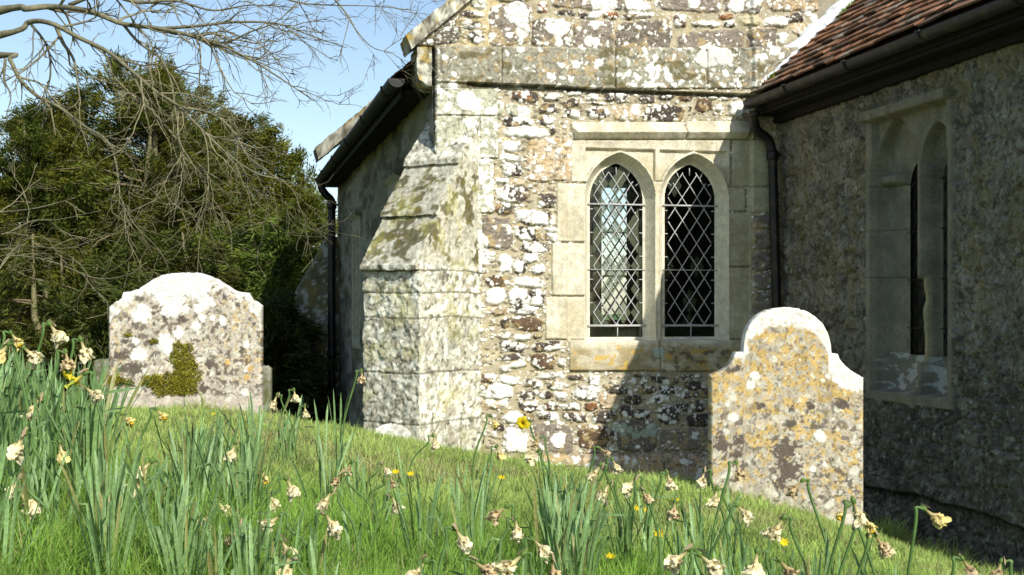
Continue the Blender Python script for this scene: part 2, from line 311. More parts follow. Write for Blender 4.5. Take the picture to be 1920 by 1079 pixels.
def front_wall():
    st = .0045; xs = np.arange(1.30, 4.40, st); zs = np.arange(-1.45, 2.62, st)
    X, Z = np.meshgrid(xs, zs)
    zb = WY(816, 86, YF).z                                 # top of the band
    k0 = WY(785, 79, YF); Xl = np.where(Z < zb, XL, k0.x+(Z-k0.z)/.86)
    ret = X < Xl; X = np.maximum(X, Xl)
    px, py = to_px(X, YF, Z)
    h = (fbm2(X*22, Z*22, 1, 4)-.5)*.014+(fbm2(X*5, Z*5, 2, 2)-.5)*.012
    C = MORT*(.78+.44*fbm2(X*9, Z*9, 3, 4))[..., None]
    C = mixc(C, (.27, .235, .15), sst(.55, .75, fbm2(X*6, Z*6, 4, 3))*.6)
    C = mixc(C, (.52, .43, .25), sst(60, 20, np.abs(px-905)+np.maximum(py-90, 0)*3)*.8*(py < 95))
    warpx = (fbm2(X*28, Z*28, 31, 3)-.5)*9; warpy = (fbm2(X*28, Z*28, 32, 3)-.5)*7
    sp = np.maximum(spots(X, Z, .075, .85, .25, .62, 1, .35), spots(X, Z, .028, .45, .25, .6, 2)*.7)
    L = rank(sp+.75*fbm2(X*26, Z*26, 41, 3)+.9*fbm2(X*9+3, Z*9, 43, 2))                # patch field, uniform rank
    L2 = rank(fbm2(X*55, Z*55, 61, 3)+.6*spots(X, Z, .022, .7, .3, .7, 6))
    LF = .35+1.3*fbm2(X*6.5+5, Z*6.5, 47, 2)
    oc = np.zeros(X.shape)                                   # ids for orange
    # small white specks on the mortar
    am = .05+.10*sst(1.9, 1.7, X)
    m = sst(0, .02, L2-(1-am)); C = mixc(C, WHITE*.93, m*.9)
    m = sst(.6, .72, fbm2(X*13+9, Z*13, 71, 3)); C = mixc(C, (.50, .36, .10), m*.18)
    stone_any = np.zeros(X.shape)
    def place(b, kind, j):
        x0, y0, x1, y1, ty, am = b
        s = (px > x0-8) & (px < x1+8) & (py > y0-8) & (py < y1+8)
        if not s.any(): return
        r = random.Random(j*7+1)
        cx, cy, hw, hh = (x0+x1)/2, (y0+y1)/2, (x1-x0)/2, (y1-y0)/2
        p_ = px[s]; q_ = py[s]
        if kind == 'rub':
            dx = (p_+warpx[s]-cx); dy = (q_+warpy[s]-cy); sk = r.uniform(-.12, .12); dy = dy+sk*dx
            big = min(hw, hh) > 20
            pw = r.uniform(2.6, 3.6) if not big else 6
            f = (np.abs(dx/hw)**pw+np.abs(dy/hh)**pw)**(1/pw)
            e = (1-f)*min(hw, hh)                         # px inside edge
            mk_ = sst(-.5, 1.6, e)
            hs = .005+.016*sst(0, 1, np.clip(e/4.0, 0, 1))*(1 if not big else .75)
            hs = hs+(fbm2(X[s]*45, Z[s]*70, j, 3)-.5)*.012+(fbm2(X[s]*16, Z[s]*22, j+5, 2)-.5)*.014
        else:
            e = np.minimum(hw-np.abs(p_+warpx[s]*.12-cx), hh-np.abs(q_+warpy[s]*.12-cy))
            mk_ = sst(0, 1.3, e)
            hs = .010+.006*sst(0, 3, e)+(fbm2(X[s]*30, Z[s]*30, j, 3)-.5)*.006
            if ty == 'Q': hs += (fbm2(X[s]*40, Z[s]*40, j, 3)-.5)*.012
        c = np.array(BASEC[ty])*r.uniform(.82, 1.18)
        if ty == 'A': c = np.array(BASEC[ty])*r.uniform(.95, 1.04)
        Cs = np.broadcast_to(c, (s.sum(), 3)).copy()
        Xs, Zs, Ls, L2s = X[s], Z[s], L[s], L2[s]; am = am if am > .85 else np.clip(am*LF[s]*(.5 if ty in 'KG' else .85), 0, .97)
        vv = fbm2(Xs*30, Zs*45, j+9, 3)
        Cs *= (.62+.76*vv)[:, None] if ty not in 'A' else (.9+.2*vv)[:, None]
        if ty in 'PG': Cs = mixc(Cs, (.45, .30, .12), sst(.55, .75, fbm2(Xs*25, Zs*25, 77, 3))*.6)
        if ty in 'PGQ': Cs = mixc(Cs, (.10, .09, .055), sst(.6, .72, fbm2(Xs*34, Zs*34, 78, 4))*.6)
        if ty == 'R': Cs = mixc(Cs, BASEC['D'], sst(.45, .6, fbm2(Xs*14, Zs*14, j, 2)))
        if ty in 'QG':
            m = sst(0, .05, L2s-(1-.40*LF[s])); Cs = mixc(Cs, (.50, .50, .39), m*(.35 if ty == 'G' else .75))
            m = sst(0, .03, Ls-(1-am)); hs = hs+m*.003
            Cs = mixc(Cs, WHITE*np.array([.97, .99, .95]), m)
            if ty == 'G': Cs = mixc(Cs, (.10, .085, .03), sst(.58, .7, fbm2(Xs*7, Zs*11, 79, 3))*.75)
        elif ty == 'A':
            m = sst(.955, .975, L2s); Cs = mixc(Cs, WHITE, m*.5)
            pits = sst(.80, .86, fbm2(Xs*85, Zs*85, 81, 2)); hs = hs-pits*.003; Cs = Cs*(1-.25*pits)[:, None]
            st_ = fbm2(Xs*6, Zs*5, 82, 3)
            Cs = mixc(Cs, (.40, .34, .20), sst(.42, .72, st_)*.55); Cs = mixc(Cs, (.38, .36, .29), sst(.5, .66, fbm2(Xs*21, Zs*13, 86, 4))*.35)
            dk = sst(640, 655, q_)*1.0
            Cs = mixc(Cs, (.33, .27, .15), dk*(.35+.65*sst(.35, .6, fbm2(Xs*9, Zs*14, 83, 3))))
            Cs = mixc(Cs, (.50, .33, .08), dk*sst(.56, .66, fbm2(Xs*18+4, Zs*24, 84, 4))*.85)
            Cs = mixc(Cs, (.07, .06, .045), dk*sst(.56, .64, fbm2(Xs*22+4, Zs*30, 85, 4))*.7*sst(1180, 1260, p_))
            rt = sst(1350, 1400, p_)
            Cs = mixc(Cs, (.34, .30, .15), rt*(.4+.5*st_))
        else:
            big = (x1-x0) > 45 and ty == 'K'
            oc_ = sst(.60, .68, fbm2(Xs*17+j, Zs*17, 177, 3))*.55; Cs = mixc(Cs, (.44, .33, .15), oc_)
            m = sst(0, .035, Ls-(1-am)); Cs = mixc(Cs, WHITE*(.82+.2*L2s)[:, None], m)
            Cs = mixc(Cs, (.50, .49, .41), sst(0, .04, Ls-(1-am*1.25))*(1-m)*.6)
            hs = hs+m*.0035
            fine = sst(.975-.10*am, .985-.10*am, L2s)*(.35 if ty == 'K' else .7); Cs = mixc(Cs, WHITE*.95, fine)
        C[s] = C[s]*(1-mk_)[:, None]+Cs*mk_[:, None]
        hb = h[s]
        h[s] = hb*(1-mk_)+hs*mk_
        if kind == 'ash':   # fine dark joint
            jn = sst(2.0, .3, np.abs(e-.2))*.45*(1-sst(0, 1, 1-mk_)*0); jn = jn*(.6 if ty == 'A' else 1); C[s] = C[s]*(1-.45*jn)[:, None]; h[s] = h[s]-.006*jn
        stone_any[s] = np.maximum(stone_any[s], mk_)
    for j, b in enumerate(parse(ST)): place(b, 'rub', j)
    for j, b in enumerate(parse(AS)): place(b, 'ash', j+300)
    # filler pebbles where there is only mortar
    fl = spots(X, Z*1.8, .05, .75, .25, .45, 9, .3)
    mask = sst(0, .12, fl)*(1-stone_any)*(py > 160); h += mask*.010; C = mixc(C, np.array([.22, .18, .13]), mask*.7)
    C = mixc(C, WHITE, mask*sst(.55, .6, L))
    # big explicit lichen discs (photo px, radius px)
    for (cx, cy, r, tone) in [(872, 190, 21, 1), (889, 200, 12, 1), (1045, 826, 14, 1), (1222, 806, 13, .55), (1190, 815, 9, .5), (1178, 806, 8, .5), (1168, 799, 7, .5),
        (1208, 812, 9, .5), (1330, 105, 24, .75), (1355, 108, 18, .75), (1446, 97, 11, .9), (1302, 5, 12, .95), (1381, 10, 15, .95), (1410, 8, 10, .9), (1125, 10, 18, .95), (1145, 8, 14, .95), (1190, 6, 20, 1),
        (1050, 52, 18, .9), (1045, 66, 10, .9), (968, 24, 22, .8), (978, 42, 14, .85), (978, 60, 14, .8), (960, 830, 18, 1), (931, 556, 17, 1), (1004, 565, 10, 1), (971, 500, 11, 1), (900, 455, 14, .8), (905, 480, 16, .8),
        (1105, 76, 10, .9), (1117, 78, 9, .9), (1155, 804, 8, .6), (1168, 815, 6, .6), (1233, 660, 12, .55), (1515, 22, 9, .9), (1527, 35, 8, .9)]:
        a = np.arctan2(py-cy, px-cx); rr = r*(1+.22*(fbm2(np.cos(a)*2+cx, np.sin(a)*2+cy, 5, 3)-.5)*2)
        d = np.hypot(px-cx, py-cy)+warpx*.35
        m = sst(0, 1.6, rr-d); C = mixc(C, WHITE*tone*np.where(tone < .7, np.array([.85, 1.0, .9]), 1), m); h += m*.004
    # band: project, hood mould, plinth
    bl = lambda x: np.interp(x, [800, 875, 1405, 1500], [154, 157, 178, 182])
    inband = sst(bl(px)+0.4, bl(px)-.8, py)*sst(87, 93, py)
    h += .042*inband; h += .035*sst(884, 868, px)*sst(bl(px)-2, bl(px), py)*sst(310, 170, py)
    under = sst(bl(px)+7, bl(px)+4, py)*sst(bl(px)-1, bl(px)+.5, py)*(px > 872); h -= .02*under; C = C*(1-.5*under)[..., None]  # shadow line under the band, darkened into the colour
    hy = py-.0*px
    hood = np.interp(hy, [228, 238, 245, 249, 264, 270], [0, .012, .05, .062, .004, 0])*sst(1072, 1078, px-(hy-240)*.35)*sst(1412, 1404, px+(hy-240)*.35); h += hood
    sill = np.interp(py, [633, 640, 655, 694, 697], [-.03, -.008, .006, .010, 0])*sst(1060, 1066, px)*sst(1412, 1406, px); h += sill
    pl_top = np.interp(px, [900, 1090, 1470], [856, 851, 853]); plin = sst(pl_top-1, pl_top+10, py)*(px > 905); h += .045*plin
    # window openings
    gzv = []
    YG = YF+.125
    keep = np.ones(X.shape, bool)
    sdmin = np.full(X.shape, 9.)
    for (a, b, zt) in ((1101, 1208, 303), (1241, 1343, 305)):
        p0 = WY(a, 634, YG); p1 = WY(b, 634, YG); cx = (p0.x+p1.x)/2; ha = (p1.x-p0.x)/2
        apex = WY((a+b)/2, zt, YG).z; k = 1.36; rise = math.sqrt(max(1e-6, 2*k-1))*ha
        zs_ = apex-rise
        gzv.append((cx, zs_, ha, k, p0.z, apex))
        sdmin = np.minimum(sdmin, arch_sdf(X, Z, cx, zs_, ha, k, p0.z-.01))
    ztop = WY(1220, 281, YF).z; xm = (gzv[0][0]+gzv[1][0])/2
    sp_ = sst(.066, .072, sdmin)*sst(ztop+.004, ztop-.002, Z)*sst(gzv[0][1]+.10, gzv[0][1]+.13, Z)*sst(.016, .022, np.abs(X-xm))*sst(.0, .006, X-(gzv[0][0]-.262))*sst(0, .006, gzv[1][0]+.262-X)
    h -= .030*sp_
    inw = (Z > gzv[0][4]-.02)
    cd = np.clip(sdmin, 0, .055)/.055
    prof = -.128*(1-cd)**.8
    # small fillet
    use = (sdmin < .055) & inw
    h = np.where(use, prof+.012+(h-.012)*.2*cd, h)
    C = np.where(use[..., None], np.array([.66, .615, .47])*(.9+.2*fbm2(X*30, Z*30, 8, 3))[..., None], C)
    hole = sdmin < -.014
    kc = ~(hole[:-1, :-1] & hole[1:, 1:])
    kc &= ~(ret[:-1, 1:] & ret[1:, 1:])
    h[ret] = -.12
    # base near the ground: damp and dirty
    V = np.stack([X, YF-h, Z], -1).reshape(-1, 3)
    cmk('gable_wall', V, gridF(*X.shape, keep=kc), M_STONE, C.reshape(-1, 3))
    return gzv, YG
LIGHTS, YG = front_wall()
# ---- window glazing
def glass_mat():
    m = bpy.data.materials.new('leaded_glass'); t, p = nodes(m); N = t.nodes
    at = N.new('ShaderNodeAttribute'); at.attribute_name = 'Col'
    sep = N.new('ShaderNodeSeparateColor'); t.links.new(at.outputs['Color'], sep.inputs[0])
    n = N.new('ShaderNodeTexNoise'); n.inputs['Scale'].default_value = 110; tc = N.new('ShaderNodeTexCoord'); t.links.new(tc.outputs['Object'], n.inputs[0])
    bu = N.new('ShaderNodeBump'); bu.inputs['Distance'].default_value = .004; t.links.new(n.outputs[0], bu.inputs['Height']); t.links.new(sep.outputs[0], bu.inputs['Strength'])
    gl = N.new('ShaderNodeBsdfGlossy'); gl.inputs['Roughness'].default_value = .06; gl.inputs['Color'].default_value = (.8, .85, .8, 1); t.links.new(bu.outputs[0], gl.inputs['Normal'])
    tr = N.new('ShaderNodeBsdfTransparent'); tr.inputs['Color'].default_value = (.86, .93, .93, 1)
    df = N.new('ShaderNodeBsdfDiffuse'); df.inputs['Color'].default_value = (.10, .115, .07, 1); t.links.new(bu.outputs[0], df.inputs['Normal'])
    mx = N.new('ShaderNodeMixShader'); t.links.new(sep.outputs[1], mx.inputs[0]); t.links.new(tr.outputs[0], mx.inputs[1]); t.links.new(df.outputs[0], mx.inputs[2])
    fr = N.new('ShaderNodeFresnel'); fr.inputs['IOR'].default_value = 1.5; t.links.new(bu.outputs[0], fr.inputs['Normal'])
    m2 = N.new('ShaderNodeMixShader'); t.links.new(fr.outputs[0], m2.inputs[0]); t.links.new(mx.outputs[0], m2.inputs[1]); t.links.new(gl.outputs[0], m2.inputs[2])
    t.links.new(m2.outputs[0], N['Material Output'].inputs[0]); return m
M_GLASS = glass_mat()
def glazing():
    win = cmk('window', np.array([(LIGHTS[0][0]-.3, YG+.02, LIGHTS[0][4]-.03), (LIGHTS[1][0]+.3, YG+.02, LIGHTS[0][4]-.03), (LIGHTS[1][0]+.3, YG-.02, LIGHTS[0][4]-.022), (LIGHTS[0][0]-.3, YG-.02, LIGHTS[0][4]-.022),
        (LIGHTS[0][0]-.3, YG+.02, LIGHTS[0][4]-.012), (LIGHTS[1][0]+.3, YG+.02, LIGHTS[0][4]-.012), (LIGHTS[1][0]+.3, YG-.02, LIGHTS[0][4]-.012), (LIGHTS[0][0]-.3, YG-.02, LIGHTS[0][4]-.012)]),
        [(0, 3, 2, 1), (4, 5, 6, 7), (0, 1, 5, 4), (1, 2, 6, 5), (2, 3, 7, 6), (3, 0, 4, 7)], M_LEAD, smooth=False)
    win['label'] = 'two-light arched window with diamond leaded panes'
    for li, (cx, zs, a, k, zb, apex) in enumerate(LIGHTS):
        b = CMB(); r = random.Random(li)
        inner = lambda x, z: float(arch_sdf(np.array(x), np.array(z), cx, zs, a-.042, k, zb+.085))
        outer = lambda x, z: float(arch_sdf(np.array(x), np.array(z), cx, zs, a+.004, k, zb-.01))
        P, Q = .115, .172      # diamond period
        slope = Q/P
        def lineruns(fn, pts, rad, c, y=YG-.006):
            run = []
            for p in pts+[None]:
                if p is not None and fn(p[0], p[1]) < 0: run.append(p)
                else:
                    if len(run) > 1: b.tube([(q[0]+r.uniform(-.0006, .0006), y+r.uniform(-.001, .001), q[1]) for q in run[::3]+[run[-1]]], rad, 5, c)
                    run = []
        LC = (.43, .43, .42)
        for sgn in (-1, 1):
            for i in range(-16, 17):
                pts = []
                for q in range(0, 260):
                    z = zb+.03+q*.006; x = cx+i*P+sgn*(z-(zb+.10))/slope+.0022*math.sin(z*8+i*2.3+sgn)
                    pts.append((x, z))
                lineruns(inner, pts, .0038, LC)
        # inner border came
        bd = [(cx-(a-.042), zb+.085)]
        zz = zb+.085
        while zz < zs: bd.append((cx-(a-.042), zz)); zz += .03
        Rr = k*(a-.042); c0 = Rr-(a-.042); th0 = math.pi; th1 = math.acos(-c0/Rr) if c0 < Rr else math.pi
        for q in range(13):
            th = math.pi-(math.pi-math.acos(c0/Rr))*0
            f = q/12; ang = math.pi-f*(math.pi-(math.pi-math.acos(c0/Rr)))
            bd.append((cx+c0+Rr*math.cos(ang), zs+Rr*math.sin(ang)))
        full = bd+[(2*cx-x, z) for x, z in bd[::-1][1:]]
        b.tube([(x, YG-.005, z) for x, z in full], .0042, 5, LC)
        # border ticks
        z = zb+.085
        while z < zs+.02:
            for sx in (-1, 1): b.tube([(cx+sx*(a-.042), YG-.005, z), (cx+sx*(a+.01), YG-.005, z)], .0045, 5, LC)
            z += .172/1.0
        for ang in (35, 62, 90, 118, 145):
            d = Vector((math.cos(R_(ang)), math.sin(R_(ang)))); b.tube([(cx+d.x*(a-.045)*1.03, YG-.005, zs+d.y*(a-.045)*1.08), (cx+d.x*a*1.05, YG-.005, zs+d.y*a*1.12)], .004, 5, LC)
        # saddle bars
        for zz, rr in ((WY(1150, 384, YG).z, .007), (WY(1150, 506, YG).z, .0035), (WY(1150, 611, YG).z, .009)):
            b.tube([(cx-a-.01, YG-.016, zz), (cx+a+.01, YG-.016, zz)], rr, 6, (.5, .5, .5))
        b.tube([(cx+.01, YG-.006, zb-.01), (cx+.01, YG-.010, zb+.11)], .005, 5, LC)
        o = b.build('leading', M_LEAD, win)
        # panes
        V = []; F = []; Cc = []
        def pane(q, kind):
            n = len(V); tl = r.uniform(-.0012, .0012)
            for jj, (x, z) in enumerate(q): V.append((x, YG+tl*(1 if jj % 2 else -1), z)); Cc.append(kind)
            F.append(tuple(range(n, n+4)))
        for i in range(-4, 5):
            for j in range(-1, 11):
                for o2 in (0, 1):
                    x = cx+i*P+o2*P/2; z = zb+.10+j*Q+o2*Q/2
                    if inner(x, z) > .02: continue
                    u = r.random()
                    if li == 0: kd = (.8, .7, 0) if u < .36 else (.05, 0.02, 0)
                    else: kd = (.5, .25, 0) if u < .12 else (.15, 0.0, 0)
                    q = [(x-P/2, z), (x, z-Q/2), (x+P/2, z), (x, z+Q/2)]
                    # clip to inner border roughly
                    q = [(min(max(qx, cx-a+.042), cx+a-.042), max(qz, zb+.085)) for qx, qz in q]
                    pane(q, kd)
        # border strips
        for sx in (-1, 1):
            z = zb-.01
            while z < apex+.02:
                x0, x1 = sorted((cx+sx*(a-.042), cx+sx*(a+.02))); pane([(x0, z), (x1, z), (x1, z+.172), (x0, z+.172)], (.3, .5 if (li == 0 and r.random() < .4) else .03, 0)); z += .172
        pane([(cx-a, zb-.02), (cx+a, zb-.02), (cx+a, zb+.085), (cx-a, zb+.085)], (.2, .06, 0))
        cmk('glass_panes', V, F, M_GLASS, Cc, win, smooth=False)
glazing()
# ---- interior seen through the glass, with the far window
def interior():
    b = CMB(); x0, x1, y0, y1, z0, z1 = 1.75, 6.9, YF+.30, 17.12, -1.3, 2.02
    b.add([(x0, y0, z0), (x1, y0, z0), (x1, y1, z0), (x0, y1, z0), (x0, y0, z1), (x1, y0, z1), (x1, y1, z1), (x0, y1, z1)], [(0, 1, 2, 3), (4, 7, 6, 5), (1, 5, 6, 2), (3, 7, 4, 0)])
    A = WY(1128, 352, y1); B = WY(1176, 600, y1)
    hx0, hx1, hz1, hz0 = A.x, B.x, A.z, B.z
    for (xa, xb, za, zb) in ((x0, hx0, z0, z1), (hx1, x1, z0, z1), (hx0, hx1, z0, hz0), (hx0, hx1, hz1, z1)):
        b.add([(xa, y1, za), (xb, y1, za), (xb, y1, zb), (xa, y1, zb)], [(0, 1, 2, 3)])
    wl, wr, wb, wt = 1.98, 3.62, -.45, 1.5   # reveal from the front window into the room
    lx0, lx1 = LIGHTS[0][0]-.32, LIGHTS[1][0]+.32; lz0, lz1 = LIGHTS[0][4]-.08, LIGHTS[0][5]+.12
    for (xa, xb, za, zb) in ((x0, lx0, z0, z1), (lx1, x1, z0, z1), (lx0, lx1, z0, lz0), (lx0, lx1, lz1, z1)):
        b.add([(xa, y0, za), (xb, y0, za), (xb, y0, zb), (xa, y0, zb)], [(0, 3, 2, 1)])
    for q in ([(lx0, 0, lz0), (lx1, 0, lz0)], [(lx1, 0, lz0), (lx1, 0, lz1)], [(lx1, 0, lz1), (lx0, 0, lz1)], [(lx0, 0, lz1), (lx0, 0, lz0)]):
        (xa, _, za), (xb, _, zb) = q; b.add([(xa, YG+.02, za), (xb, YG+.02, zb), (xb, y0, zb), (xa, y0, za)], [(0, 1, 2, 3)])
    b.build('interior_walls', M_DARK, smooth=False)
    c = CMB(); wv = hx1-hx0; hh = hz1-hz0
    for i in range(-8, 22):
        for s in (-1, 1):
            pts = []
            for q in range(60):
                z = hz0+hh*q/59; x = hx0+i*wv/3+s*(z-hz0)*.67
                if hx0 <= x <= hx1: pts.append((x, y1-.02, z))
            if len(pts) > 1: c.tube([pts[0], pts[-1]], .011, 4)
    for z in (hz0+hh*.33, hz0+hh*.66): c.tube([(hx0, y1-.03, z), (hx1, y1-.03, z)], .014, 4)
    c.build('far_window_leading', M_IRON)
interior()
# ---- rough solids made of bilinear patches
def patches(Q, res, disp, colf, name, mat, parent=None, inward=None):
    V = []; F = []; n0 = 0
    for q in Q:
        A, B, C_, D = [np.array(p, float) for p in q]
        nu = max(2, int(max(np.linalg.norm(B-A), np.linalg.norm(C_-D))/res)+1); nv = max(2, int(max(np.linalg.norm(D-A), np.linalg.norm(C_-B))/res)+1)
        u, v = np.meshgrid(np.linspace(0, 1, nu), np.linspace(0, 1, nv)); u = u[..., None]; v = v[..., None]
        P = (A*(1-u)+B*u)*(1-v)+(D*(1-u)+C_*u)*v
        V.append(P.reshape(-1, 3)); F.append(gridF(nv, nu)+n0); n0 += nv*nu
    V = np.concatenate(V); F = np.concatenate(F); x, y, z = V.T
    C = colf(x, y, z)
    dv = np.stack([fbm3(x*18, y*18, z*18, s, 3)-.5 for s in (1, 2, 3)], -1)*disp*2
    dv += np.stack([fbm3(x*55, y*55, z*55, s, 2)-.5 for s in (4, 5, 6)], -1)*disp*1.1
    if inward: dv += inward(x, y, z)
    return cmk(name, V+dv, F, mat, C, parent)
def but_col(x, y, z, joints=(), moss=True):
    u = x*.707-y*.707; n = lambda f, s: fbm3(x*f, y*f, z*f, s, 3)
    C = np.array([.45, .42, .32])*(.7+.6*n(9, 3))[:, None]
    C = mixc(C, (.31, .30, .24), sst(.5, .62, n(12, 5))*.7)
    C = mixc(C, (.10, .095, .065), sst(.56, .66, n(34, 6))*.8)
    C = mixc(C, (.67, .665, .545), sst(.50, .56, n(33, 7))*.75)
    C = mixc(C, WHITE*np.array([.98, 1, .93]), sst(.585, .62, n(26, 8))*.9)
    if moss:
        ms = sst(.3, .36, z)*sst(1.1, 1.0, z)
        C = mixc(C, (.40, .38, .29), ms*.6)
        C = mixc(C, (.075, .065, .018), ms*sst(.53, .60, n(10, 10))*.85)
        C = mixc(C, (.14, .12, .03), ms*sst(.5, .6, n(30, 12))*sst(.5, .55, n(9, 11))*.8)
        C = mixc(C, (.42, .40, .12), sst(.58, .68, n(7, 14))*.35)
    if len(joints):
        side = ((x-XL)*.707-(y-YF)*.707 > .2); lv = sum((z > q).astype(float) for q in joints)
        C = C*(.80+.42*_h(lv*3+side, lv*0, 5, 9))[:, None]
        alg = (x+y); vj = np.where(side, sst(.008, .002, np.abs(alg-(XL+YF-.33+.12*(lv % 2)))), 0)*(z < 1.0); C = mixc(C, (.12, .11, .07), vj*.6)
    for zj in joints: C = mixc(C, (.10, .09, .055), sst(.008, .003, np.abs(z-zj-.006*np.sin(x*9)))*.75)
    return C
def buttress():
    Cx, Cy = XL, YF; o = np.array([-.7071, -.7071]); s = np.array([.7071, -.7071]); hw = .235
    prof = [(-1.4, .50), (.275, .50), (.283, .545), (.312, .545), (.655, .285), (.66, .315), (.69, .305), (1.03, .03), (1.035, .055), (1.065, .05), (1.42, -.27)]
    def pt(d, sd, z): p = np.array([Cx, Cy])+o*d+s*sd*hw; return (p[0], p[1], z)
    Q = []
    for (z0, d0), (z1, d1) in zip(prof[:-1], prof[1:]):
        Q.append((pt(d0, -1, z0), pt(d0, 1, z0), pt(d1, 1, z1), pt(d1, -1, z1)))
        Q.append((pt(d0, 1, z0), pt(-.35, 1, z0), pt(-.35, 1, z1), pt(d1, 1, z1)))
        Q.append((pt(-.35, -1, z0), pt(d0, -1, z0), pt(d1, -1, z1), pt(-.35, -1, z1)))
    J = (-.41, -.04, .13, .28, -.75)
    ctr = np.array([Cx+.1, Cy+.1])
    def inw(x, y, z):
        a = np.zeros((len(x), 3)); k = sum(sst(.010, .0, np.abs(z-zj-.006*np.sin(x*9))) for zj in J)*.006
        d = np.stack([ctr[0]-x, ctr[1]-y], -1); d /= np.linalg.norm(d, axis=1)[:, None]+1e-9; a[:, :2] = d*k[:, None]
        lump = sst(.5, .6, fbm3(x*30, y*30, z*30, 44, 2))*.006*(z < .27); a[:, :2] -= d*lump[:, None]; return a
    patches(Q, .0075, .0085, lambda x, y, z: but_col(x, y, z, J), 'buttress', M_STONE, inward=inw)
buttress()
def far_buttress():
    # low sloping buttress at the far corner of the side wall
    def L(px, py): return WY(px, py, 17.0)
    a = L(556, 900); x0 = a.x; x1 = 1.49; y0, y1 = 16.9, 17.4; zt = L(615, 445).z; zm = L(560, 548).z; xt = L(614, 445).x
    Q = [((x0, y0, -2.4), (x1, y0, -2.4), (x1, y0, zm), (x0, y0, zm)), ((x0, y0, zm), (x1, y0, zm), (x1, y0, zt), (xt, y0, zt)),
         ((x0, y1, -2.4), (x0, y0, -2.4), (x0, y0, zm), (x0, y1, zm)), ((x0, y1, zm), (x0, y0, zm), (xt, y0, zt), (xt, y1, zt))]
    def cf(x, y, z):
        C = np.array([.15, .15, .085])*(.5+fbm3(x*5, y*5, z*5, 3))[:, None]
        C = mixc(C, (.24, .20, .07), sst(.5, .6, fbm3(x*8, y*8, z*8, 4))*.7); return mixc(C, (.45, .46, .40), sst(.58, .62, fbm3(x*16, y*16, z*16, 5)))
    patches(Q, .03, .02, cf, 'buttress', M_SHADE)
far_buttress()
# ---- kneeler, coping, side walls
def gold_col(x, y, z):
    C = but_col(x, y, z, moss=False)*.8; C = mixc(C, (.42, .29, .05), sst(.58, .66, fbm3(x*14, y*14, z*14, 21))*.8); return mixc(C, (.07, .06, .04), sst(.55, .62, fbm3(x*20, y*20, z*20, 22))*.7)
def coping():
    A = WY(771, 92, YF-.06); e = np.array([1, 0, .86]); e /= np.linalg.norm(e); n = np.array([-e[2], 0, e[0]])
    base = np.array([A.x, YF-.06, A.z]); th = .095; dp = .34; L = 3.4
    def P(l, k, y): q = base+e*l+n*k; return (q[0], YF-.06+y, q[2])
    Q = [(P(0, 0, 0), P(L, 0, 0), P(L, th, 0), P(.035, th*1.05, 0)), (P(.035, th*1.05, 0), P(L, th, 0), P(L, th, dp), P(.035, th, dp)),
         (P(L, 0, 0), P(0, 0, 0), P(0, 0, dp), P(L, 0, dp)), (P(0, 0, dp), P(0, 0, 0), P(.035, th*1.05, 0), P(.035, th, dp))]
    patches(Q, .02, .008, gold_col, 'coping', M_STONE)
    # corbel below the kneeler
    b0 = WY(782, 88, YF-.01); b1 = WY(814, 88, YF-.01); zt = b0.z; zb = WY(800, 162, YF).z
    pr = [(b0.x, zt), (b0.x, zt-.17), (b0.x+.018, zt-.235), (b0.x+.05, zb+.02), (b0.x+.085, zb), (XL+.01, zb)]
    Q = []
    ya, yb = YF-.012, YF+.30
    for (xa, za), (xb, zb_) in zip(pr[:-1], pr[1:]): Q.append(((xa, yb, za), (xa, ya, za), (xb, ya, zb_), (xb, yb, zb_)))
    for (xa, za), (xb, zb_) in zip(pr[:-1], pr[1:]): Q.append(((xa, ya, za), (XL-.022, ya, za), (XL-.022, ya, min(zb_, za-.001)), (xb, ya, zb_)))
    Q.append(((b0.x, ya, zt), (b0.x, yb, zt), (XL, yb, zt), (XL, ya, zt)))
    patches(Q, .012, .004, gold_col, 'corbel', M_STONE)
coping()
